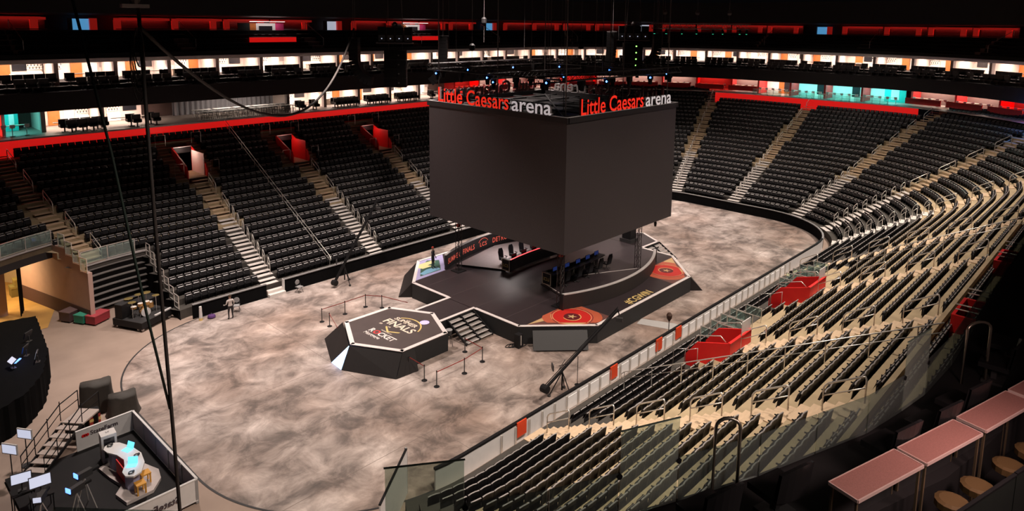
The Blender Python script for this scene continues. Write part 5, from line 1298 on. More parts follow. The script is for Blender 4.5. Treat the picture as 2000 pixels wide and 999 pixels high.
for x, y, lab in ((-35.6, 2.1, 'white backed monitor on a pole beside the booth stairs'), (-36.35, 1.2, 'white backed monitor on a pole farther down the stairs')):
    m_ = empty('pole_monitor', (x, y, 0), lab, 'monitor', None, -1.0); MB().tube([(0, 0, 0), (0, 0, 1.5)], .025, 6).build('pole', DARK, m_); MB().lathe([(.25, 0), (.25, .03)], n=12).build('base', DARK, m_)
    MB().box(-.4, .4, -.03, .03, 1.35, 1.85).build('housing', WHITE, m_); MB().box(-.36, .36, -.04, -.03, 1.4, 1.8).build('display', SCRW, m_); MB().box(-.2, .2, .03, .14, 1.45, 1.75).build('back_box', GREYP, m_)
# stairs with black rails beside the booth
s = empty('access_stairs', (-34.0, 2.2, 0), 'metal access stairs with black pipe rails beside booth', 'stairs', None, 0)
dirv = Vector((2.4, 2.0, 0)).normalized(); sd = Vector((-dirv.y, dirv.x, 0)); b0 = Vector((-1.6, -1.2, 0))
RIB = mat('ribbed_tread', (.50, .42, .38), .5, .2)
for i in range(6):
    c = b0+dirv*(.42*i+.2); z = .16*(i+1)
    M = Matrix.Translation((c.x, c.y, z)) @ Matrix.Rotation(math.atan2(dirv.y, dirv.x), 4, 'Z'); MB().box(-.18, .18, -.5, .5, -.04, 0, M=M).build('tread', RIB, s)
cl = b0+dirv*3.3; M = Matrix.Translation((cl.x, cl.y, .98)) @ Matrix.Rotation(math.atan2(dirv.y, dirv.x), 4, 'Z'); MB().box(-.65, .65, -.55, .55, -.06, 0, M=M).build('landing', RIB, s)
for sg in (-1, 1):
    P0 = b0+sd*sg*.55; up = lambda d_, z: P0+dirv*d_+Vector((0, 0, z))
    mb = MB(); mb.tube([up(0, 0), up(0, .95), up(2.6, 1.95), up(3.9, 1.98), up(3.9, .9)], .03, 6); mb.tube([up(0, .5), up(2.6, 1.5), up(3.9, 1.5)], .022, 5)
    for i in range(1, 4): mb.tube([up(.87*i, .33*i+.1), up(.87*i, .95+.385*i)], .022, 5)
    mb.build('pipe_rail', BLACK, s)
for sg in (-1, 1):
    mb = MB(); P0 = b0+sd*sg*.5; mb.beam(P0+Vector((0, 0, .08)), P0+dirv*2.6+Vector((0, 0, .95)), .06, .16); mb.build('stringer', BLACK, s)
for dd in (2.8, 3.8): 
    c = b0+dirv*dd; MB().box(-.04, .04, -.5, .5, 0, .92, M=Matrix.Translation((c.x, c.y, 0)) @ Matrix.Rotation(math.atan2(dirv.y, dirv.x), 4, 'Z')).build('support', BLACK, s)
b = empty('red_bin', (-32.45, 3.45, 0), 'red bin with black top at head of the booth stairs', 'bin'); MB().box(-.25, .25, -.25, .25, 0, .75).build('bin_body', mat('bin_red', (.4, .04, .03), .5), b); MB().box(-.27, .27, -.27, .27, .75, .9).build('bin_lid', BLACK, b); MB().box(-.26, .26, -.27, -.25, .4, .55).build('yellow_label', GOLD, b)
# covered cases
COV = mat('dark_dust_cover', (.055, .048, .042), .75, noise=.35, nscale=2.5)
for x, y, rz, sx, sy, h, lab in ((-31.85, 5.05, -.35, 1.5, .75, 1.55, 'tall case under a dark dust cover behind booth wall'), (-31.05, 3.55, -.3, 1.35, .7, 1.15, 'shorter case under a dark dust cover touching booth corner')):
    mb = MB(); n = 24; rings = []
    for j, (zz, ex) in enumerate(((0, .14), (.25, .08), (.6, .03), (.9, 0), (1.0, -.02))):
        R_ = []
        for i in range(n):
            a = 2*PI*i/n; ca, sa_ = cos(a), sin(a); m_ = max(abs(ca)/(sx/2), abs(sa_)/(sy/2)); r_ = 1/m_*(.96)+ex*(1+.5*sin(5*a+j))
            R_.append((ca*r_, sa_*r_, h*zz+(.09*sin(2*a+1) if j >= 3 else 0)))
        rings += R_
    fs = [(j*n+i, j*n+(i+1) % n, (j+1)*n+(i+1) % n, (j+1)*n+i) for j in range(4) for i in range(n)]+[tuple(4*n+i for i in range(n))]
    mb.add(rings, fs); tag(mb.build('covered_case', COV, None, (x, y, 0), rz, True), lab, 'cover')
# ------------------------------------------------------------ near suite balcony below the camera
G = [(-40.2, -26.4), (-38.6, -28.2), (-37.8, -29.0), (-37.1, -29.5), (-36.3, -30.0), (-35.5, -30.4), (-34.75, -30.74), (-33.6, -31.25), (-32.6, -31.6), (-31.6, -31.95), (-30.6, -32.15), (-29.8, -32.28), (-28.4, -32.36), (-26.6, -32.34), (-24.6, -32.3), (-22.4, -32.27), (-19, -32.25), (-15, -32.25), (-11, -32.25), (-6, -32.25), (2, -32.25)]
TALL = {2, 5, 10}
GREENG = glass_mat('green_tint_glass', (.84, .91, .85), .22, .02)
GREENL = glass_mat('grey_tint_glass', (.68, .74, .71), .12, .02)
for i in range(len(G)-1):
    a = Vector((*G[i], 14.92)); b = Vector((*G[i+1], 14.92)); d = b-a; L = d.length; rz = math.atan2(d.y, d.x); h = 1.12 if i in TALL else .60
    e = empty('balcony_glass', a, ('tall greenish glass panel %s of near balcony rail' % {2: 'at the gate end', 5: 'in the middle', 10: 'beside the second looped handrail'}[i]) if i in TALL else 'low clear glass panel of the near balcony rail', 'railing', None if i in TALL else 'low balcony glass', rz)
    MB().box(.012, L-.012, -.008, .008, 0.02, h).build('glass_pane', GREENG if i in TALL else GREENL, e)
    if i in TALL: MB().box(0, L, -.012, .012, h, h+.008).build('glass_edge', mat('glass_edge', (.25, .33, .28), .3), e)
    for x in ((0, L) if i in TALL else ()): MB().lathe([(.035, -.02), (.035, .02)], n=10).build('clamp', BLACK, e, (x, 0, .56)).rotation_euler = (PI/2, 0, 0)
mb = MB(); sweep(mb, [(x, y) for x, y in reversed(G)], [(-.05, 13.1), (-.05, 14.92), (1.1, 14.92), (1.1, 14.42), (8.5, 14.42), (8.5, 13.1)]); struct(mb.build('near_balcony', FASC), 'black near suite balcony slab')
PINKT = mat('pink_stone_counter', (.42, .19, .165), .45, noise=.3, nscale=60)
TRIMW = mat('pale_metal_trim', (.85, .60, .55), .3, .2)
cs = [((-33.92, -32.20), (-32.70, -32.56)), ((-32.64, -32.58), (-31.42, -32.94)), ((-31.32, -32.96), (-30.02, -33.32)), ((-29.95, -33.34), (-28.6, -33.7))]
for i, (a, b) in enumerate(cs):
    a = Vector((*a, 14.42)); b = Vector((*b, 14.42)); d = b-a; L = d.length; rz = math.atan2(d.y, d.x)
    e = empty('counter_table', a, 'pink stone counter with pale trim, %s along the near balcony' % ('first beyond the looped handrail', 'second in the row', 'third in the row', 'last in the row')[i], 'table', None, rz)
    D = .36; Z = 1.08
    MB().box(0.01, L-.01, -D, 0, Z-.03, Z).build('counter_top', PINKT, e)
    for (x0, x1, y0, y1) in ((0, L, -D-.012, -D+.004), (0, L, -.004, .008), (-.008, .008, -D, 0), (L-.008, L+.008, -D, 0)): MB().box(x0, x1, y0, y1, Z-.035, Z+.004).build('trim_strip', TRIMW, e)
    for x in (.03, L-.03):
        for y in (-.03, -D+.03): MB().box(x-.013, x+.013, y-.013, y+.013, 0, Z-.03).build('leg', mat('bronze_leg', (.30, .22, .14), .35, .6), e)
    MB().box(.03, L-.03, -.04, -.025, .05, Z-.05).build('privacy_panel', DARK, e)
    for q in range(2):
        x = L*(.28+.46*q); pos = a+Vector((cos(rz)*x+sin(rz)*.52, sin(rz)*x-cos(rz)*.52, 0))
        s = empty('bar_stool', pos, 'low tan cushioned stool behind the pink counters', 'stool', 'stools at pink counters', rz)
        MB().lathe([(.15, .46), (.19, .48), (.19, .56), (.14, .58)], n=14).build('cushion', mat('tan_cushion', (.15, .085, .03), .7), s); MB().tube([(0, 0, 0), (0, 0, .46)], .025, 6).build('post', BLACK, s); MB().lathe([(.18, 0), (.18, .02)], n=12).build('foot', BLACK, s)
for i in range(4):
    a = Vector((-33.5+1.45*i, -33.32-.40*i, 14.42)); d = Vector((1.43, -.40, 0)); L = d.length; e = empty('glass_divider', a, 'dark tinted glass divider behind the pink counters', 'partition', 'dark glass dividers', math.atan2(d.y, d.x))
    MB().box(.01, L-.01, -.01, .01, 0, .98).build('glass_pane', glass_mat('smoked_glass%d' % i, (.16, .19, .17), .18, .08), e); MB().box(0, L, -.02, .02, .98, 1.0).build('top_edge', BLACK, e)
# black suite chairs just inside the glass
for i in range(9):
    t = i/8.0; x = -35.0+7.5*t; gy = np.interp(x, [p[0] for p in G], [p[1] for p in G]); sl = math.atan2(-.3 if x < -30 else 0, 1)
    if i in (2, 6): continue
    e = empty('balcony_chair', (x, gy-.62, 14.92), 'black balcony chair just inside the near glass rail', 'chair', 'near balcony chairs', PI+sl)
    MB().box(-.27, .27, -.2, .22, .28, .36).build('seat', CHM.materials[0], e)
    mb = MB()
    for j in range(6):
        x0, x1 = -.28+.56*j/6, -.28+.56*(j+1)/6; f = lambda q: .18+.06*(1-(q/.28)**2); zt_ = lambda q: .72+.07*(1-(q/.28)**2)
        mb.add([(x0, f(x0), .34), (x1, f(x1), .34), (x1, f(x1)+.06, zt_(x1)), (x0, f(x0)+.06, zt_(x0)), (x0, f(x0)+.05, .34), (x1, f(x1)+.05, .34), (x1, f(x1)+.10, zt_(x1)), (x0, f(x0)+.10, zt_(x0))], [(0, 1, 2, 3), (7, 6, 5, 4), (3, 2, 6, 7), (0, 4, 5, 1)])
    mb.build('backrest', CHM.materials[0], e); MB().box(-.2, .2, -.15, .15, 0, .04).box(-.04, .04, -.04, .04, .04, .28).build('pedestal', DARK, e)
BRASS = mat('brushed_brass_steel', (.60, .52, .42), .3, .85)
for (x, y, dx, dy, lab) in ((-34.35, -31.0, .20, -.22, 'looped metal stair handrail inside the near glass, by the middle tall panel'), (-28.95, -32.62, .36, -.26, 'looped metal stair handrail beside the far tall glass panel'), (-22.3, -32.75, .5, -.3, 'looped metal stair handrail farthest along the near balcony')):
    mb = MB(); pts = [(0, 0, 0), (0, 0, .92)]
    for q in range(1, 8): a = PI*q/8; pts.append((dx*(1-cos(a))/2, dy*(1-cos(a))/2, .92+.13*sin(a)))
    pts += [(dx, dy, .92), (dx, dy, 0)]; mb.tube(pts, .022, 8); tag(mb.build('stair_handrail', BRASS, None, (x, y, 14.92), smooth=True), lab, 'handrail')
# unseen lamps added to brighten the near counters and the balcony front
area_light('suite_or_added_lamp', (-32.3, -34.6, 17.3), (-32.1, -32.8, 15.4), .9, 48, (1, .68, .62), rad(150))
area_light('suite_or_added_lamp', (-34.6, -33.9, 17.4), (-34.0, -31.5, 14.6), .6, 14, (1, .85, .75), rad(140))
# ------------------------------------------------------------ rigging above the stage
CAB = mat('speaker_grey', (.008, .007, .0075), .6, spec=.12); CABL = mat('cabinet_seam', (.10, .09, .09), .5)
STEELD = mat('dull_steel', (.14, .12, .12), .5, .4)
def cable(pts, r, name, label, group=None, m=None):
    p0 = Vector(pts[0]); mb = MB(); mb.tube([Vector(p)-p0 for p in pts], r, 5); return tag(mb.build(name, m or STEELD, None, p0, smooth=True), label, 'cable', group)
def line_array(x, y, ztop, zbot, yawd, n, curve, label, w=1.1, d=.75):
    e = empty('line_array', (x, y, ztop), label, 'speaker', None, rad(yawd)); H_ = (ztop-zbot); hc = H_/n
    MB().box(-w*.6, w*.6, -.06, .06, .05, .13).box(-.05, .05, -.5, .5, .05, .12).build('rigging_frame', STEELD, e)
    a = 0; px, pz = 0.0, 0.0
    for i in range(n):
        f = i/(n-1); a = curve*max(0, f-.35)**1.3*1.6
        M = Matrix.Translation((0, px, pz)) @ Matrix.Rotation(a, 4, 'X')
        MB().box(-w/2, w/2, -d/2, d/2, -hc*.95, 0, M=M).build('speaker_cabinet', CAB, e)
        dv_ = Matrix.Rotation(a, 4, 'X') @ Vector((0, 0, -hc)); px += dv_.y; pz += dv_.z
    for sx in (-.35, .35): MB().tube([(sx, 0, .13), (sx*.6, 0, 10)], .02, 5).build('suspension_wire', STEELD, e)
    return e
line_array(-8.3, 15.3, 19.25, 15.0, -137, 14, 1.5, 'curved line array of speakers hanging over left stands nearest the drums')
line_array(.25, 13.85, 19.4, 14.9, 43, 14, 1.0, 'curved line array of speakers hanging behind the red sign letters')
line_array(15.4, 5.9, 19.9, 16.4, 20, 12, .3, 'slim line array hanging beyond the hanging screens, first of three')
line_array(17.85, 2.25, 19.8, 16.4, 43, 12, 1.3, 'curved line array hanging below the lighting truss end')
def sub_stack(x, y, zt_, zb_, rz, n, label, led=False):
    e = empty('subwoofer_hang', (x, y, zt_), label, 'speaker', None, rz); h = (zt_-zb_)/n
    for i in range(n):
        MB().box(-.95, .1, -.6, .6, -h*(i+1)+.03, -h*i).build('speaker_cabinet', CAB, e); MB().box(.12, .95, -.6, .6, -h*(i+1)+.03, -h*i).build('speaker_cabinet', CAB, e); MB().box(-.95, .95, -.58, .58, -h*(i+1), -h*(i+1)+.03).build('seam', CABL, e)
        MB().lathe([(.07, 0), (.07, .02)], n=10).build('indicator', mat('green_led', (.2, .9, .2), .4, emit=3, ecol=(.3, 1, .15)) if led else CABL, e, (.3, -.61, -h*(i+.5))).rotation_euler = (PI/2, 0, 0)
    for sx in (-.6, .6): MB().tube([(sx, 0, 0), (sx, 0, 10)], .02, 5).build('suspension_wire', STEELD, e)
    return e
sub_stack(-4.3, 14.95, 18.2, 15.0, -.75, 4, 'square subwoofer column hanging between two curved arrays')
sub_stack(16.6, 4.2, 18.9, 16.4, -.9, 4, 'subwoofer column with green indicator lights beyond the screens', True)
def amp_cluster(x, y, z, rz, label):
    e = empty('amp_rack', (x, y, z), label, 'rack', None, rz)
    for i, xx in enumerate((-1.1, -.35, .4, 1.15)): MB().box(xx-.33, xx+.33, -.4, .4, 0, 1.35).build('rack_cabinet', CAB, e); MB().box(xx-.28, xx+.28, -.42, -.40, .1, .65).build('front_panel', DARK if i % 2 else mat('amp_panel%d' % i, (.04, .05, .06), .4), e); MB().lathe([(.05, 0), (.05, .02)], n=8).build('lamp', SCRW, e, (xx, -.43, .35)).rotation_euler = (PI/2, 0, 0)
    MB().box(-1.6, 1.6, -.45, .45, -.1, 0).build('base_frame', STEELD, e)
    mb = MB(); mb.lathe([(.2, 0), (.25, .15), (.1, .35)], (0, 0, 1.45), 10); mb.box(-.8, .8, -.08, .08, 1.38, 1.46); mb.build('chain_motor', STEELD, e)
    for sx in (-.7, .7): MB().tube([(sx, 0, 1.4), (sx*.3, 0, 10)], .02, 5).build('suspension_wire', STEELD, e)
amp_cluster(-4.35, 14.95, 18.9, -.75, 'amp racks hung above the left subwoofer column'); amp_cluster(16.6, 4.2, 19.2, -.9, 'amp racks hung above the subwoofers beyond the screens')
# lighting truss with green lamps
GRN = mat('green_lamp', (.1, .9, .6), .4, emit=4, ecol=(.05, .9, .45)); BLUEL = mat('blue_lamp', (.1, .3, 1), .4, emit=14, ecol=(.06, .2, 1))
e = empty('lighting_truss', (17.6, 2.65, 20.6), 'aluminium lighting truss with green lamps beyond the screens', 'truss'); dv_ = Vector((7.9, -6.3, 0)); ALU = mat('aluminium_truss', (.16, .14, .14), .45, .5)
mb = MB(); truss(mb, (0, 0, 0), dv_, .5, 16, .035, .018); mb.build('truss_frame', ALU, e)
for f in (.02, .14, .3, .45, .62, .72, .9, .97):
    p = dv_*f; mb = MB(); mb.lathe([(.12, -.5), (.16, -.3), (.1, -.12)], (p.x, p.y, -.25), 10); mb.box(p.x-.05, p.x+.05, p.y-.05, p.y+.05, -.4, -.2); l = mb.build('spot_lamp', CAB, e); MB().lathe([(.11, 0), (.02, -.01)], (p.x, p.y, -.76), 10).build('lamp_glass', GRN, l)
for f in (.12, .45, .78):
    p = dv_*f; MB().lathe([(.15, 0), (.22, .2), (.12, .5)], (p.x, p.y, 1.1), 10).build('chain_motor', STEELD, e); MB().tube([(p.x, p.y, .3), (p.x, p.y, 9)], .02, 5).build('suspension_wire', STEELD, e)
# square lighting grid over the screen
for i, (a, b, z) in enumerate((((-7.2, 7.4), (-7.2, -6.9), 17.3), ((-7.2, -6.9), (6.9, -6.9), 17.3), ((6.9, -6.9), (6.9, 7.4), 17.3), ((6.9, 7.4), (-7.2, 7.4), 17.3), ((-6.6, 2.6), (6.6, 2.6), 16.7), ((-6.6, -2.4), (6.6, -2.4), 16.7))):
    e = empty('grid_truss', (a[0], a[1], z), 'black grid truss hung above the screens, %s' % ('side toward the hexagon', 'side toward near stands', 'side toward the far end', 'side toward left stands', 'inner bar', 'inner bar toward near stands')[i], 'truss')
    d = Vector((b[0]-a[0], b[1]-a[1], 0)); d -= d.normalized()*.5; mb = MB(); truss(mb, d.normalized()*.5, d, .42, 22, .03, .016); mb.build('truss_frame', TRM, e)
    n = 5 if i < 4 else 3
    for q in range(n):
        p = d*((q+.5)/n); mb = MB(); mb.box(p.x-.16, p.x+.16, p.y-.16, p.y+.16, -.6, -.25); mb.lathe([(.13, -.95), (.17, -.6)], (p.x, p.y, 0), 10); l = mb.build('moving_light', CAB, e)
        if (q+i) % 2 == 0: MB().lathe([(.07, 0), (.07, .03)], n=8).build('status_lamp', BLUEL, l, (p.x-.17, p.y-.12, -.45)).rotation_euler = (0, PI/2, .8)
    for q in (.2, .8): p = d*q; MB().tube([(p.x, p.y, .2), (p.x, p.y, 12)], .018, 4).build('suspension_wire', STEELD, e)
for i, (x, y) in enumerate(((-6.5, 6.6), (-6.5, -6.1), (6.1, -6.1), (6.1, 6.6), (-6.5, .2), (0, -6.1), (0, 6.6), (6.1, .2), (-3.2, 3.4), (2.8, -2.9), (-2.9, -3.0), (3.0, 3.3))):
    cable([(x+CX*0, y, 14.35), (x, y, 31)], .045 if i < 4 else .028, 'hoist_cable', 'steel hoist cable holding the hanging screens', 'hoist cables')
for x, y, z, lab in ((4.9, 1.6, 18.6, 'round chain hoist above the screens toward far end'), (-2.2, 7.4, 18.4, 'round chain hoist above the screens toward left stands'), (1.5, 9.8, 20.6, 'round chain hoist near the curved array behind sign')):
    e = empty('chain_hoist', (x, y, z), lab, 'hoist'); MB().lathe([(.1, 0), (.24, .1), (.24, .45), (.1, .6)], n=10).build('hoist_body', BLACK, e); MB().tube([(0, 0, .6), (0, 0, 10)], .02, 5).build('hoist_chain', STEELD, e); MB().tube([(0, 0, 0), (0, 0, -1.6)], .02, 5).build('lower_chain', STEELD, e)
# hanging microphone below the screen
e = empty('hanging_microphone', (5.9, -5.7, 5.41), 'small microphone hanging below far corner of screens', 'microphone'); MB().tube([(0, 0, 0), (0, 0, -.45)], .02, 5).build('cable', BLACK, e); MB().lathe([(.09, -.9), (.12, -.6), (.05, -.45)], n=8).build('capsule', DARK, e)
# foreground rope and cables
ROPE = mat('dark_rope', (.030, .022, .020), .7, noise=.4, nscale=8)
cable([(-34.73, -13.65, 21.6), (-34.68, -13.66, 15), (-34.58, -13.70, 8.5), (-34.53, -13.71, 4.6), (-34.5, -13.72, .06)], .055, 'cable_bundle', 'thick dark vertical cable bundle hanging above booth', m=ROPE)
cable([(-36.25, -13.2, 21.6), (-35.6, -13.4, 17), (-35.05, -13.56, 12.2), (-34.62, -13.68, 9.0)], .04, 'cable_bundle', 'thin greenish slanted cable meeting the vertical bundle', m=mat('green_black_rope', (.02, .035, .028), .6))
P0, P1 = Vector((-34.7, -13.6, 20.45)), Vector((-8.4, 15.2, 20.1)); pts = []
for i in range(29):
    f = i/28; p = P0+(P1-P0)*f; sag = 4*f*(1-f); p.z -= 4.6*sag; pts.append(p)
cable(pts, [.055 if i < 9 else .075 for i in range(29)], 'cable_bundle', 'long sagging cable loom swung from rope head to left array', m=ROPE)
e = empty('chain_hoist', (-34.8, -13.62, 21.0), 'chain hoist with lamp cluster at head of the vertical cable bundle', 'hoist')
MB().box(-.35, .35, -.1, .1, -.02, .08).build('hoist_bar', STEEL, e); MB().lathe([(.1, .08), (.16, .2), (.1, .4)], n=10).build('hoist_body', STEELD, e)
mb = MB()
for q in range(5): mb.tube([(.12*cos(a)*(1+.15*q), .05*q-.1, -1.1-.15*q+(.55+.1*q)*sin(a)) for a in np.linspace(0, 2*PI, 14)], .018, 4)
mb.build('cable_coil', ROPE, e)

# ------------------------------------------------------------ camera jibs
def jib(base, tail, tip, label):
    base = Vector(base); e = empty('camera_jib', base, label, 'camera crane'); T = lambda p: Vector(p)-base
    t0, t1 = T(tail), T(tip); piv = t0+(t1-t0)*.22; d = (t1-t0).normalized()
    mb = MB(); mb.beam(t0, t1, .11, .13); mb.beam(t0+Vector((0, 0, .22)), t1+Vector((0, 0, .18)), .035); mb.build('boom_arm', BLACK, e)
    mb = MB()
    for i in range(3): a = 2*PI*i/3+.5; mb.tube([(piv.x, piv.y, piv.z-.1), (piv.x+.75*cos(a), piv.y+.75*sin(a), .06)], .03, 5)
    mb.tube([(piv.x, piv.y, .3), (piv.x, piv.y, piv.z)], .05, 6); mb.build('tripod', BLACK, e)
    for i in range(3): a = 2*PI*i/3+.5; MB().lathe([(.09, 0), (.09, .12)], n=8).build('wheel', DARK, e, (piv.x+.75*cos(a), piv.y+.75*sin(a), 0))
    mb = MB(); mb.lathe([(.05, -.22), (.22, -.2), (.22, .2), (.05, .22)], (0, 0, 0), 12); o = mb.build('counterweight', BLACK, e, t0); o.rotation_euler = (PI/2, 0, math.atan2(d.y, d.x))
    mb = MB(); mb.tube([t1, t1+Vector((.12, .1, -.02)), t1+Vector((.22, .05, -.35)), t1+Vector((.05, -.1, -.6))], .035, 6); h = mb.build('remote_head', BLACK, e)
    MB().cbox(t1+Vector((.05, -.1, -.62)), (.22, .42, .22), .5).build('head_camera', DARK, h); MB().cbox(piv+Vector((-.5, .3, .25)), (.45, .06, .32), .9).build('control_monitor', DARK, e)
    mb = MB(); mb.tube([piv+Vector((-.35, 0, .1)), piv+Vector((.35, .1, .45))], .02, 4); mb.tube([piv+Vector((0, -.35, .5)), piv+Vector((.05, .3, .1))], .02, 4); mb.build('wheel_handle', BLACK, e)
    return e
jib((-12.5, 11.4, 0), (-13.45, 11.1, .38), (-8.75, 11.9, 5.95), 'black camera crane raised in front of the left stands')
jib((-13.2, -11.6, 0), (-14.75, -11.75, .95), (-8.0, -11.75, 3.45), 'black camera crane reaching over the near stage edge')
# ------------------------------------------------------------ belt stanchions
BELT = mat('red_belt', (.30, .03, .025), .6)
SP = [(-17.54, 6.25), (-15.7, 6.22), (-13.94, 6.24), (-13.2, 5.25), (-17.57, 5.23), (-17.62, -3.55), (-17.68, -5.03), (-17.63, -6.07), (-15.48, -6.08), (-13.72, -5.8), (-13.6, -4.09)]
pm, bm = MB().tube([(0, 0, .03), (0, 0, .95)], .03, 8).mesh('post', DARK), MB().lathe([(.17, 0), (.17, .02), (.05, .045)], n=14).mesh('base', BLACK); hm = MB().lathe([(.035, .9), (.035, .98)], n=8).mesh('belt_head', BLACK)
def belt(a, b, e, base): mb = MB(); a = Vector((*a, .9))-base; b = Vector((*b, .9))-base; mb.beam(a, b, .015, .05); mb.build('belt', BELT, e)
LINKS = {0: (-15.7, 6.22), 1: (-13.94, 6.24), 2: (-13.2, 5.25), 3: (-12.6, 3.0), 4: (-18.4, 2.9), 5: (-17.68, -5.03), 7: (-15.48, -6.08), 8: (-13.72, -5.8), 9: (-13.6, -4.09)}
for i, (x, y) in enumerate(SP):
    e = empty('belt_stanchion', (x, y, 0), 'black belt stanchion in the queue line %s' % ('beside the hexagon toward the left stands' if i < 5 else 'beside the hexagon toward near stands'), 'stanchion', 'stanchions on the left stand side' if i < 5 else 'stanchions on the near stand side')
    obj('post', pm, e); obj('base', bm, e); obj('belt_head', hm, e)
    if i in LINKS: belt((x, y), LINKS[i], e, Vector((x, y, 0)))
# small things on the floor
e = empty('waste_basket', (-13.75, -2.75, 0), 'black mesh waste basket on a stand between hexagon and steps', 'basket'); MB().lathe([(.14, .75), (.2, 1.1), (.22, 1.1), (.16, .73)], n=12).build('basket', DARK, e)
mb = MB()
for i in range(4): a = PI/2*i+.4; mb.tube([(.13*cos(a), .13*sin(a), .75), (.26*cos(a), .26*sin(a), 0)], .018, 4)
mb.build('stand_leg', BLACK, e); MB().lathe([(.21, 1.08), (.23, 1.10), (.21, 1.12)], n=12).build('rim', GREYP, e)
def folding_chair(loc, rz, label):
    e = empty('folding_chair', loc, label, 'chair', None, rz); MB().box(-.22, .22, -.22, .22, .44, .48).build('seat', GREYP, e); MB().lathe([(.05, .0), (.2, .01), (.2, .04), (.05, .05)], n=12).build('backrest', GREYP, e, (0, .24, .78)).rotation_euler = (PI/2, 0, 0)
    for sx in (-.2, .2): MB().tube([(sx, .24, .8), (sx, -.2, 0)], .015, 5).tube([(sx, -.15, .45), (sx, .28, 0)], .015, 5).build('leg', DARK, e)
folding_chair((-20.9, 12.1, 0), -.6, 'grey round-backed chair beside the person in white shirt'); folding_chair((-15.9, 12.15, 0), .2, 'dark round-backed chair against the barrier by stair gap')
folding_chair((25.0, 9.6, 0), -.8, 'small chair against the far curved barrier')
e = empty('cone_marker', (-23.3, 12.4, 0), 'white roll with yellow foot beside the end of left barrier', 'roll'); MB().lathe([(.12, .18), (.09, 1.0)], n=10).build('roll_body', WHITE, e); MB().lathe([(.13, 0), (.12, .18)], n=10).build('yellow_foot', GOLD, e)
e = empty('tool_bag', (-22.6, 12.3, 0), 'purple bag lying at the left barrier', 'bag'); MB().lathe([(.18, 0), (.28, .08), (.24, .2), (.08, .26)], n=10).build('bag_body', mat('purple_cloth', (.09, .03, .14), .8), e); MB().tube([(-.15, 0, .2), (0, 0, .36), (.15, 0, .2)], .02, 5).build('handle', DARK, e)
mb = MB(); mb.add([(-2.3, -9.5, .006), (-1.35, -9.3, .006), (-.4, -11.4, .006), (-.6, -12.7, .006), (-1.1, -12.7, .006)], [(0, 4, 3, 2, 1)]); mb.add([(-2.3, -9.5, .0), (-1.35, -9.3, .0), (-.4, -11.4, .0), (-.6, -12.7, .0), (-1.1, -12.7, .0)], [(0, 1, 2, 3, 4)]); tag(mb.build('floor_mat', mat('pale_mat', (.46, .44, .43), .7)), 'pale grey mat on the floor between stage and near barrier', 'mat')
e = empty('floor_stand', (-11.8, -11.7, 0), 'thin black pole stand beside the near camera crane', 'stand'); MB().tube([(0, 0, 0), (0, 0, 1.75)], .02, 5).build('pole', BLACK, e); MB().lathe([(.16, 0), (.16, .03)], n=10).build('base', BLACK, e)
e = empty('goal_light', (-3.5, -12.72, 0), 'dark paddle-shaped lamp post at the near barrier', 'lamp'); MB().tube([(0, 0, 0), (0, 0, 1.7)], .025, 5).build('pole', BLACK, e); MB().lathe([(.03, 1.55), (.17, 1.8), (.19, 2.0), (.1, 2.15)], n=10).build('lamp_head', mat('dark_wood_brown', (.06, .03, .02), .5), e)
e = empty('cable_pile', (-11.05, -5.6, 0), 'tangled black cables beside the front video panel', 'cables'); mb = MB()
for q in range(5): mb.tube([(.5*q*.35+.3*cos(a)*(1+.2*sin(3*a)), -.12*q+.22*sin(a), .03+.01*q) for a in np.linspace(0, 2*PI, 18)], .025, 5)
mb.build('cable_loop', BLACK, e)
e = empty('equipment_rack', (-10.72, -6.05, 0), 'small black equipment stack at edge of front video panel', 'rack'); MB().box(-.2, .2, -.2, .2, 0, .9).build('rack_body', BLACK, e); MB().box(-.03, .03, -.24, -.2, .2, .85).build('steel_handle', STEEL, e)

# coloured house lamps seen in the stands
def point(name, loc, e_, c, r=.15):
    l = bpy.data.lights.new(name, 'POINT'); l.energy = e_; l.color = c; l.shadow_soft_size = r; o = bpy.data.objects.new(name, l); COL.objects.link(o); o.location = loc
e = empty('blue_wall_lamp', (45.5, -24.8, 12.6), 'small blue wall lamp under the far corner fascia', 'lamp'); MB().lathe([(.12, 0), (.16, .15), (.05, .3)], n=10).build('lamp_body', BLACK, e); MB().lathe([(.1, 0), (.02, -.02)], n=10).build('lamp_glass', BLUEL, e); MB().box(-.02, .5, -.02, .02, .25, .3).build('bracket', BLACK, e)
point('blue_lamp_light', (45.0, -24.4, 12.2), 170, (.05, .25, 1))
e = empty('work_lamp', (-16.9, 34.05, 15.98), 'small glaring white work lamp on the left suite rail', 'lamp'); MB().lathe([(.05, -.02), (.09, .03), (.05, .1)], n=10).build('lamp_glass', mat('glare_white', (1, .95, .95), .4, emit=60, ecol=(1, .9, .92)), e); MB().tube([(0, 0, -.28), (0, 0, -.02)], .02, 5).build('lamp_post', DARK, e)
point('blue_suite_light', (50.2, 26.4, 16.2), 45, (.05, .35, 1))

e = empty('light_bar', (-34.25, 10.05, 1.77), 'glowing blue light bar lying on the control riser', 'lamp', None, .9); MB().box(-.3, .3, -.06, .06, 0, .05).build('bar_body', DARK, e); MB().box(-.28, .28, -.05, .05, .05, .09).build('bar_glow', SCRB, e)
point('light_bar_glow', (-34.25, 10.05, 2.2), 8, (.05, .2, 1))
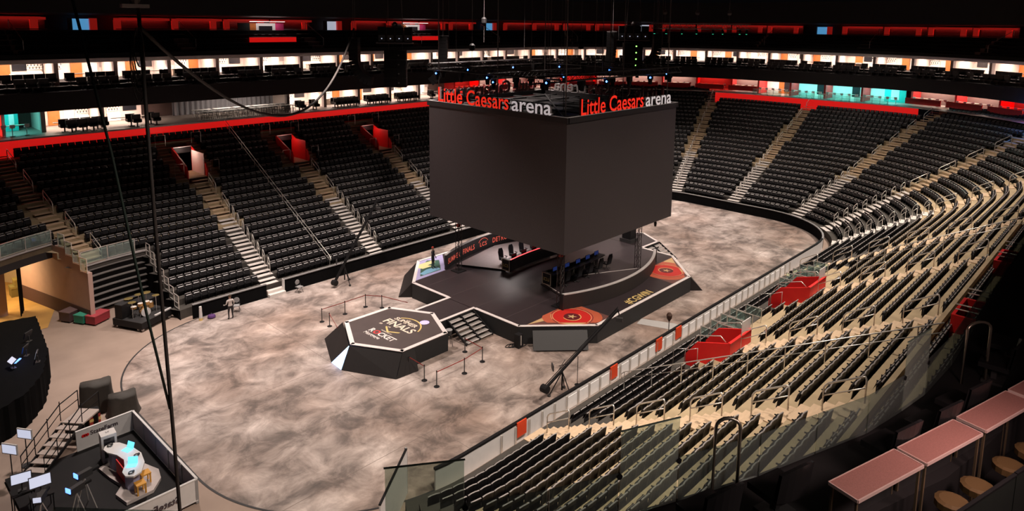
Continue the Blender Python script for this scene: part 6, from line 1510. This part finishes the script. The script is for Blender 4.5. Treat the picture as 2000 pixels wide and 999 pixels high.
# ------------------------------------------------------------ people
def person(loc, rz, label, shirt, trousers, hair, pose):
    """one continuous body mesh grown with a Skin modifier from a posed skeleton; clothing colours by height zones"""
    e = empty('person', loc, label, 'person', None, rz)
    J = dict(pelvis=(0, 0, .95), belly=(0, 0, 1.08), chest=(0, .0, 1.30), neck=(0, 0, 1.47), head0=(0, -.01, 1.55), head1=(0, -.02, 1.66), head2=(0, -.01, 1.74),
             lsh=(-.19, 0, 1.40), rsh=(.19, 0, 1.40), lel=(-.26, .03, 1.13), rel=(.26, .03, 1.13), lwr=(-.25, -.10, .90), rwr=(.25, -.10, .90),
             lhip=(-.10, 0, .90), rhip=(.10, 0, .90), lkn=(-.13, -.02, .50), rkn=(.13, -.02, .50), lan=(-.14, .03, .09), ran=(.14, .03, .09), lto=(-.16, -.14, .04), rto=(.16, -.14, .04))
    J.update(pose)
    for s, sg in (('l', -1), ('r', 1)):
        w_ = Vector(J[s+'wr']); el = Vector(J[s+'el']); d = (w_-el).normalized(); side = Vector((sg, 0, 0))-d*d.x*sg; side.normalize() if side.length > .1 else None
        palm = w_+d*.07; J[s+'pa'] = tuple(palm)
        fr = d.cross(side).normalized()
        for i in range(4): b = palm+fr*(.024*(i-1.5))+d*.02; J['%sf%da' % (s, i)] = tuple(b+d*.035); J['%sf%db' % (s, i)] = tuple(b+d*(.075-.008*abs(i-1.3))-side*.012)
        J[s+'ta'] = tuple(palm-d*.02+fr*.045); J[s+'tb'] = tuple(palm+d*.03+fr*.065)
    E_ = [('pelvis', 'belly'), ('belly', 'chest'), ('chest', 'neck'), ('neck', 'head0'), ('head0', 'head1'), ('head1', 'head2'), ('chest', 'lsh'), ('chest', 'rsh'), ('lsh', 'lel'), ('rsh', 'rel'), ('lel', 'lwr'), ('rel', 'rwr'),
          ('pelvis', 'lhip'), ('pelvis', 'rhip'), ('lhip', 'lkn'), ('rhip', 'rkn'), ('lkn', 'lan'), ('rkn', 'ran'), ('lan', 'lto'), ('ran', 'rto')]
    Rd = dict(pelvis=(.15, .11), belly=(.145, .10), chest=(.165, .115), neck=(.06, .06), head0=(.075, .085), head1=(.085, .10), head2=(.065, .075), lsh=(.07, .07), rsh=(.07, .07), lel=(.045, .045), rel=(.045, .045), lwr=(.03, .03), rwr=(.03, .03), lhip=(.095, .10), rhip=(.095, .10), lkn=(.06, .062), rkn=(.06, .062), lan=(.042, .045), ran=(.042, .045), lto=(.04, .03), rto=(.04, .03))
    for s in 'lr':
        E_ += [(s+'wr', s+'pa')]+[(s+'pa', '%sf%da' % (s, i)) for i in range(4)]+[('%sf%da' % (s, i), '%sf%db' % (s, i)) for i in range(4)]+[(s+'pa', s+'ta'), (s+'ta', s+'tb')]
        Rd[s+'pa'] = (.035, .022); Rd[s+'ta'] = (.011, .011); Rd[s+'tb'] = (.009, .009)
        for i in range(4): Rd['%sf%da' % (s, i)] = (.010, .010); Rd['%sf%db' % (s, i)] = (.008, .008)
    names = list(J); ix = {n: i for i, n in enumerate(names)}
    me = bpy.data.meshes.new('body'); me.from_pydata([J[n] for n in names], [(ix[a], ix[b]) for a, b in E_], [])
    o = bpy.data.objects.new('body', me); link(o, e)
    sk = o.modifiers.new('skin', 'SKIN'); sv = me.skin_vertices[0].data if me.skin_vertices else None
    if sv is None:
        bpy.context.view_layer.objects.active = o
        sv = me.skin_vertices.new().data if hasattr(me.skin_vertices, 'new') else None
    if sv is not None:
        for n in names: sv[ix[n]].radius = Rd[n]; sv[ix[n]].use_root = (n == 'pelvis')
    sk.use_smooth_shade = True
    ss = o.modifiers.new('sub', 'SUBSURF'); ss.levels = 1; ss.render_levels = 1
    m = bpy.data.materials.new('clothed_body'); m.use_nodes = True; nt = m.node_tree; b = nt.nodes['Principled BSDF']; b.inputs['Roughness'].default_value = .75
    tc = nt.nodes.new('ShaderNodeTexCoord'); sp = nt.nodes.new('ShaderNodeSeparateXYZ'); nt.links.new(tc.outputs['Object'], sp.inputs[0])
    rp = nt.nodes.new('ShaderNodeValToRGB'); rp.color_ramp.interpolation = 'CONSTANT'; mp = nt.nodes.new('ShaderNodeMath'); mp.operation = 'DIVIDE'; mp.inputs[1].default_value = 2.0
    nt.links.new(sp.outputs['Z'], mp.inputs[0]); nt.links.new(mp.outputs[0], rp.inputs[0]); cr = rp.color_ramp
    cr.elements[0].position = 0; cr.elements[0].color = (.02, .018, .018, 1); cr.elements[1].position = .05; cr.elements[1].color = (*trousers, 1)
    for pz, c in ((.49, shirt), (.742, SKIN.node_tree.nodes['Principled BSDF'].inputs['Base Color'].default_value[:3])): el = cr.elements.new(pz); el.color = (*c, 1)
    # bare hands and forearms lie outside the trunk: |x| or forward reach
    nt.links.new(rp.outputs[0], b.inputs['Base Color']); me.materials.append(m)
    hb = MB(); hb.lathe([(.088, -.02), (.105, .04), (.09, .09), (.05, .125), (.005, .135)], n=12); h = hb.build('hair', hair, e, (0, .012, 1.665), smooth=True)
    for sx in (-.033, .033): MB().lathe([(.001, -.009), (.009, 0), (.001, .009)], n=6).build('eye', WHITE, e, (J['head1'][0]+sx, J['head1'][1]-.092, 1.655))
    MB().add([(-.012, -.095, 1.625), (.012, -.095, 1.625), (0, -.125, 1.615), (0, -.095, 1.66)], [(0, 1, 2), (0, 2, 3), (1, 3, 2), (0, 3, 1)]).build('nose', SKIN, e)
    MB().box(-.025, .025, -.098, -.09, 1.583, 1.592).build('mouth', mat('lips', (.35, .12, .10), .6), e)
    for sx in (-.09, .09): MB().lathe([(.005, -.03), (.018, 0), (.005, .03)], n=6).build('ear', SKIN, e, (sx, 0, 1.635))
    return e
person((-21.75, 11.15, 0), PI, 'person in a white shirt and dark trousers standing by left barrier', (.62, .55, .52), (.02, .017, .02), mat('hair_brown', (.06, .035, .02), .8), dict(rwr=(.30, -.24, 1.02), rel=(.27, .0, 1.14)))
person((-7.3, 6.5, ZS), .4, 'person in dark clothes and red cap standing on the lilac stage print', (.02, .016, .018), (.02, .02, .024), mat('red_cap', (.45, .05, .03), .7), dict(lel=(-.40, -.12, 1.30), lwr=(-.62, -.26, 1.36)))
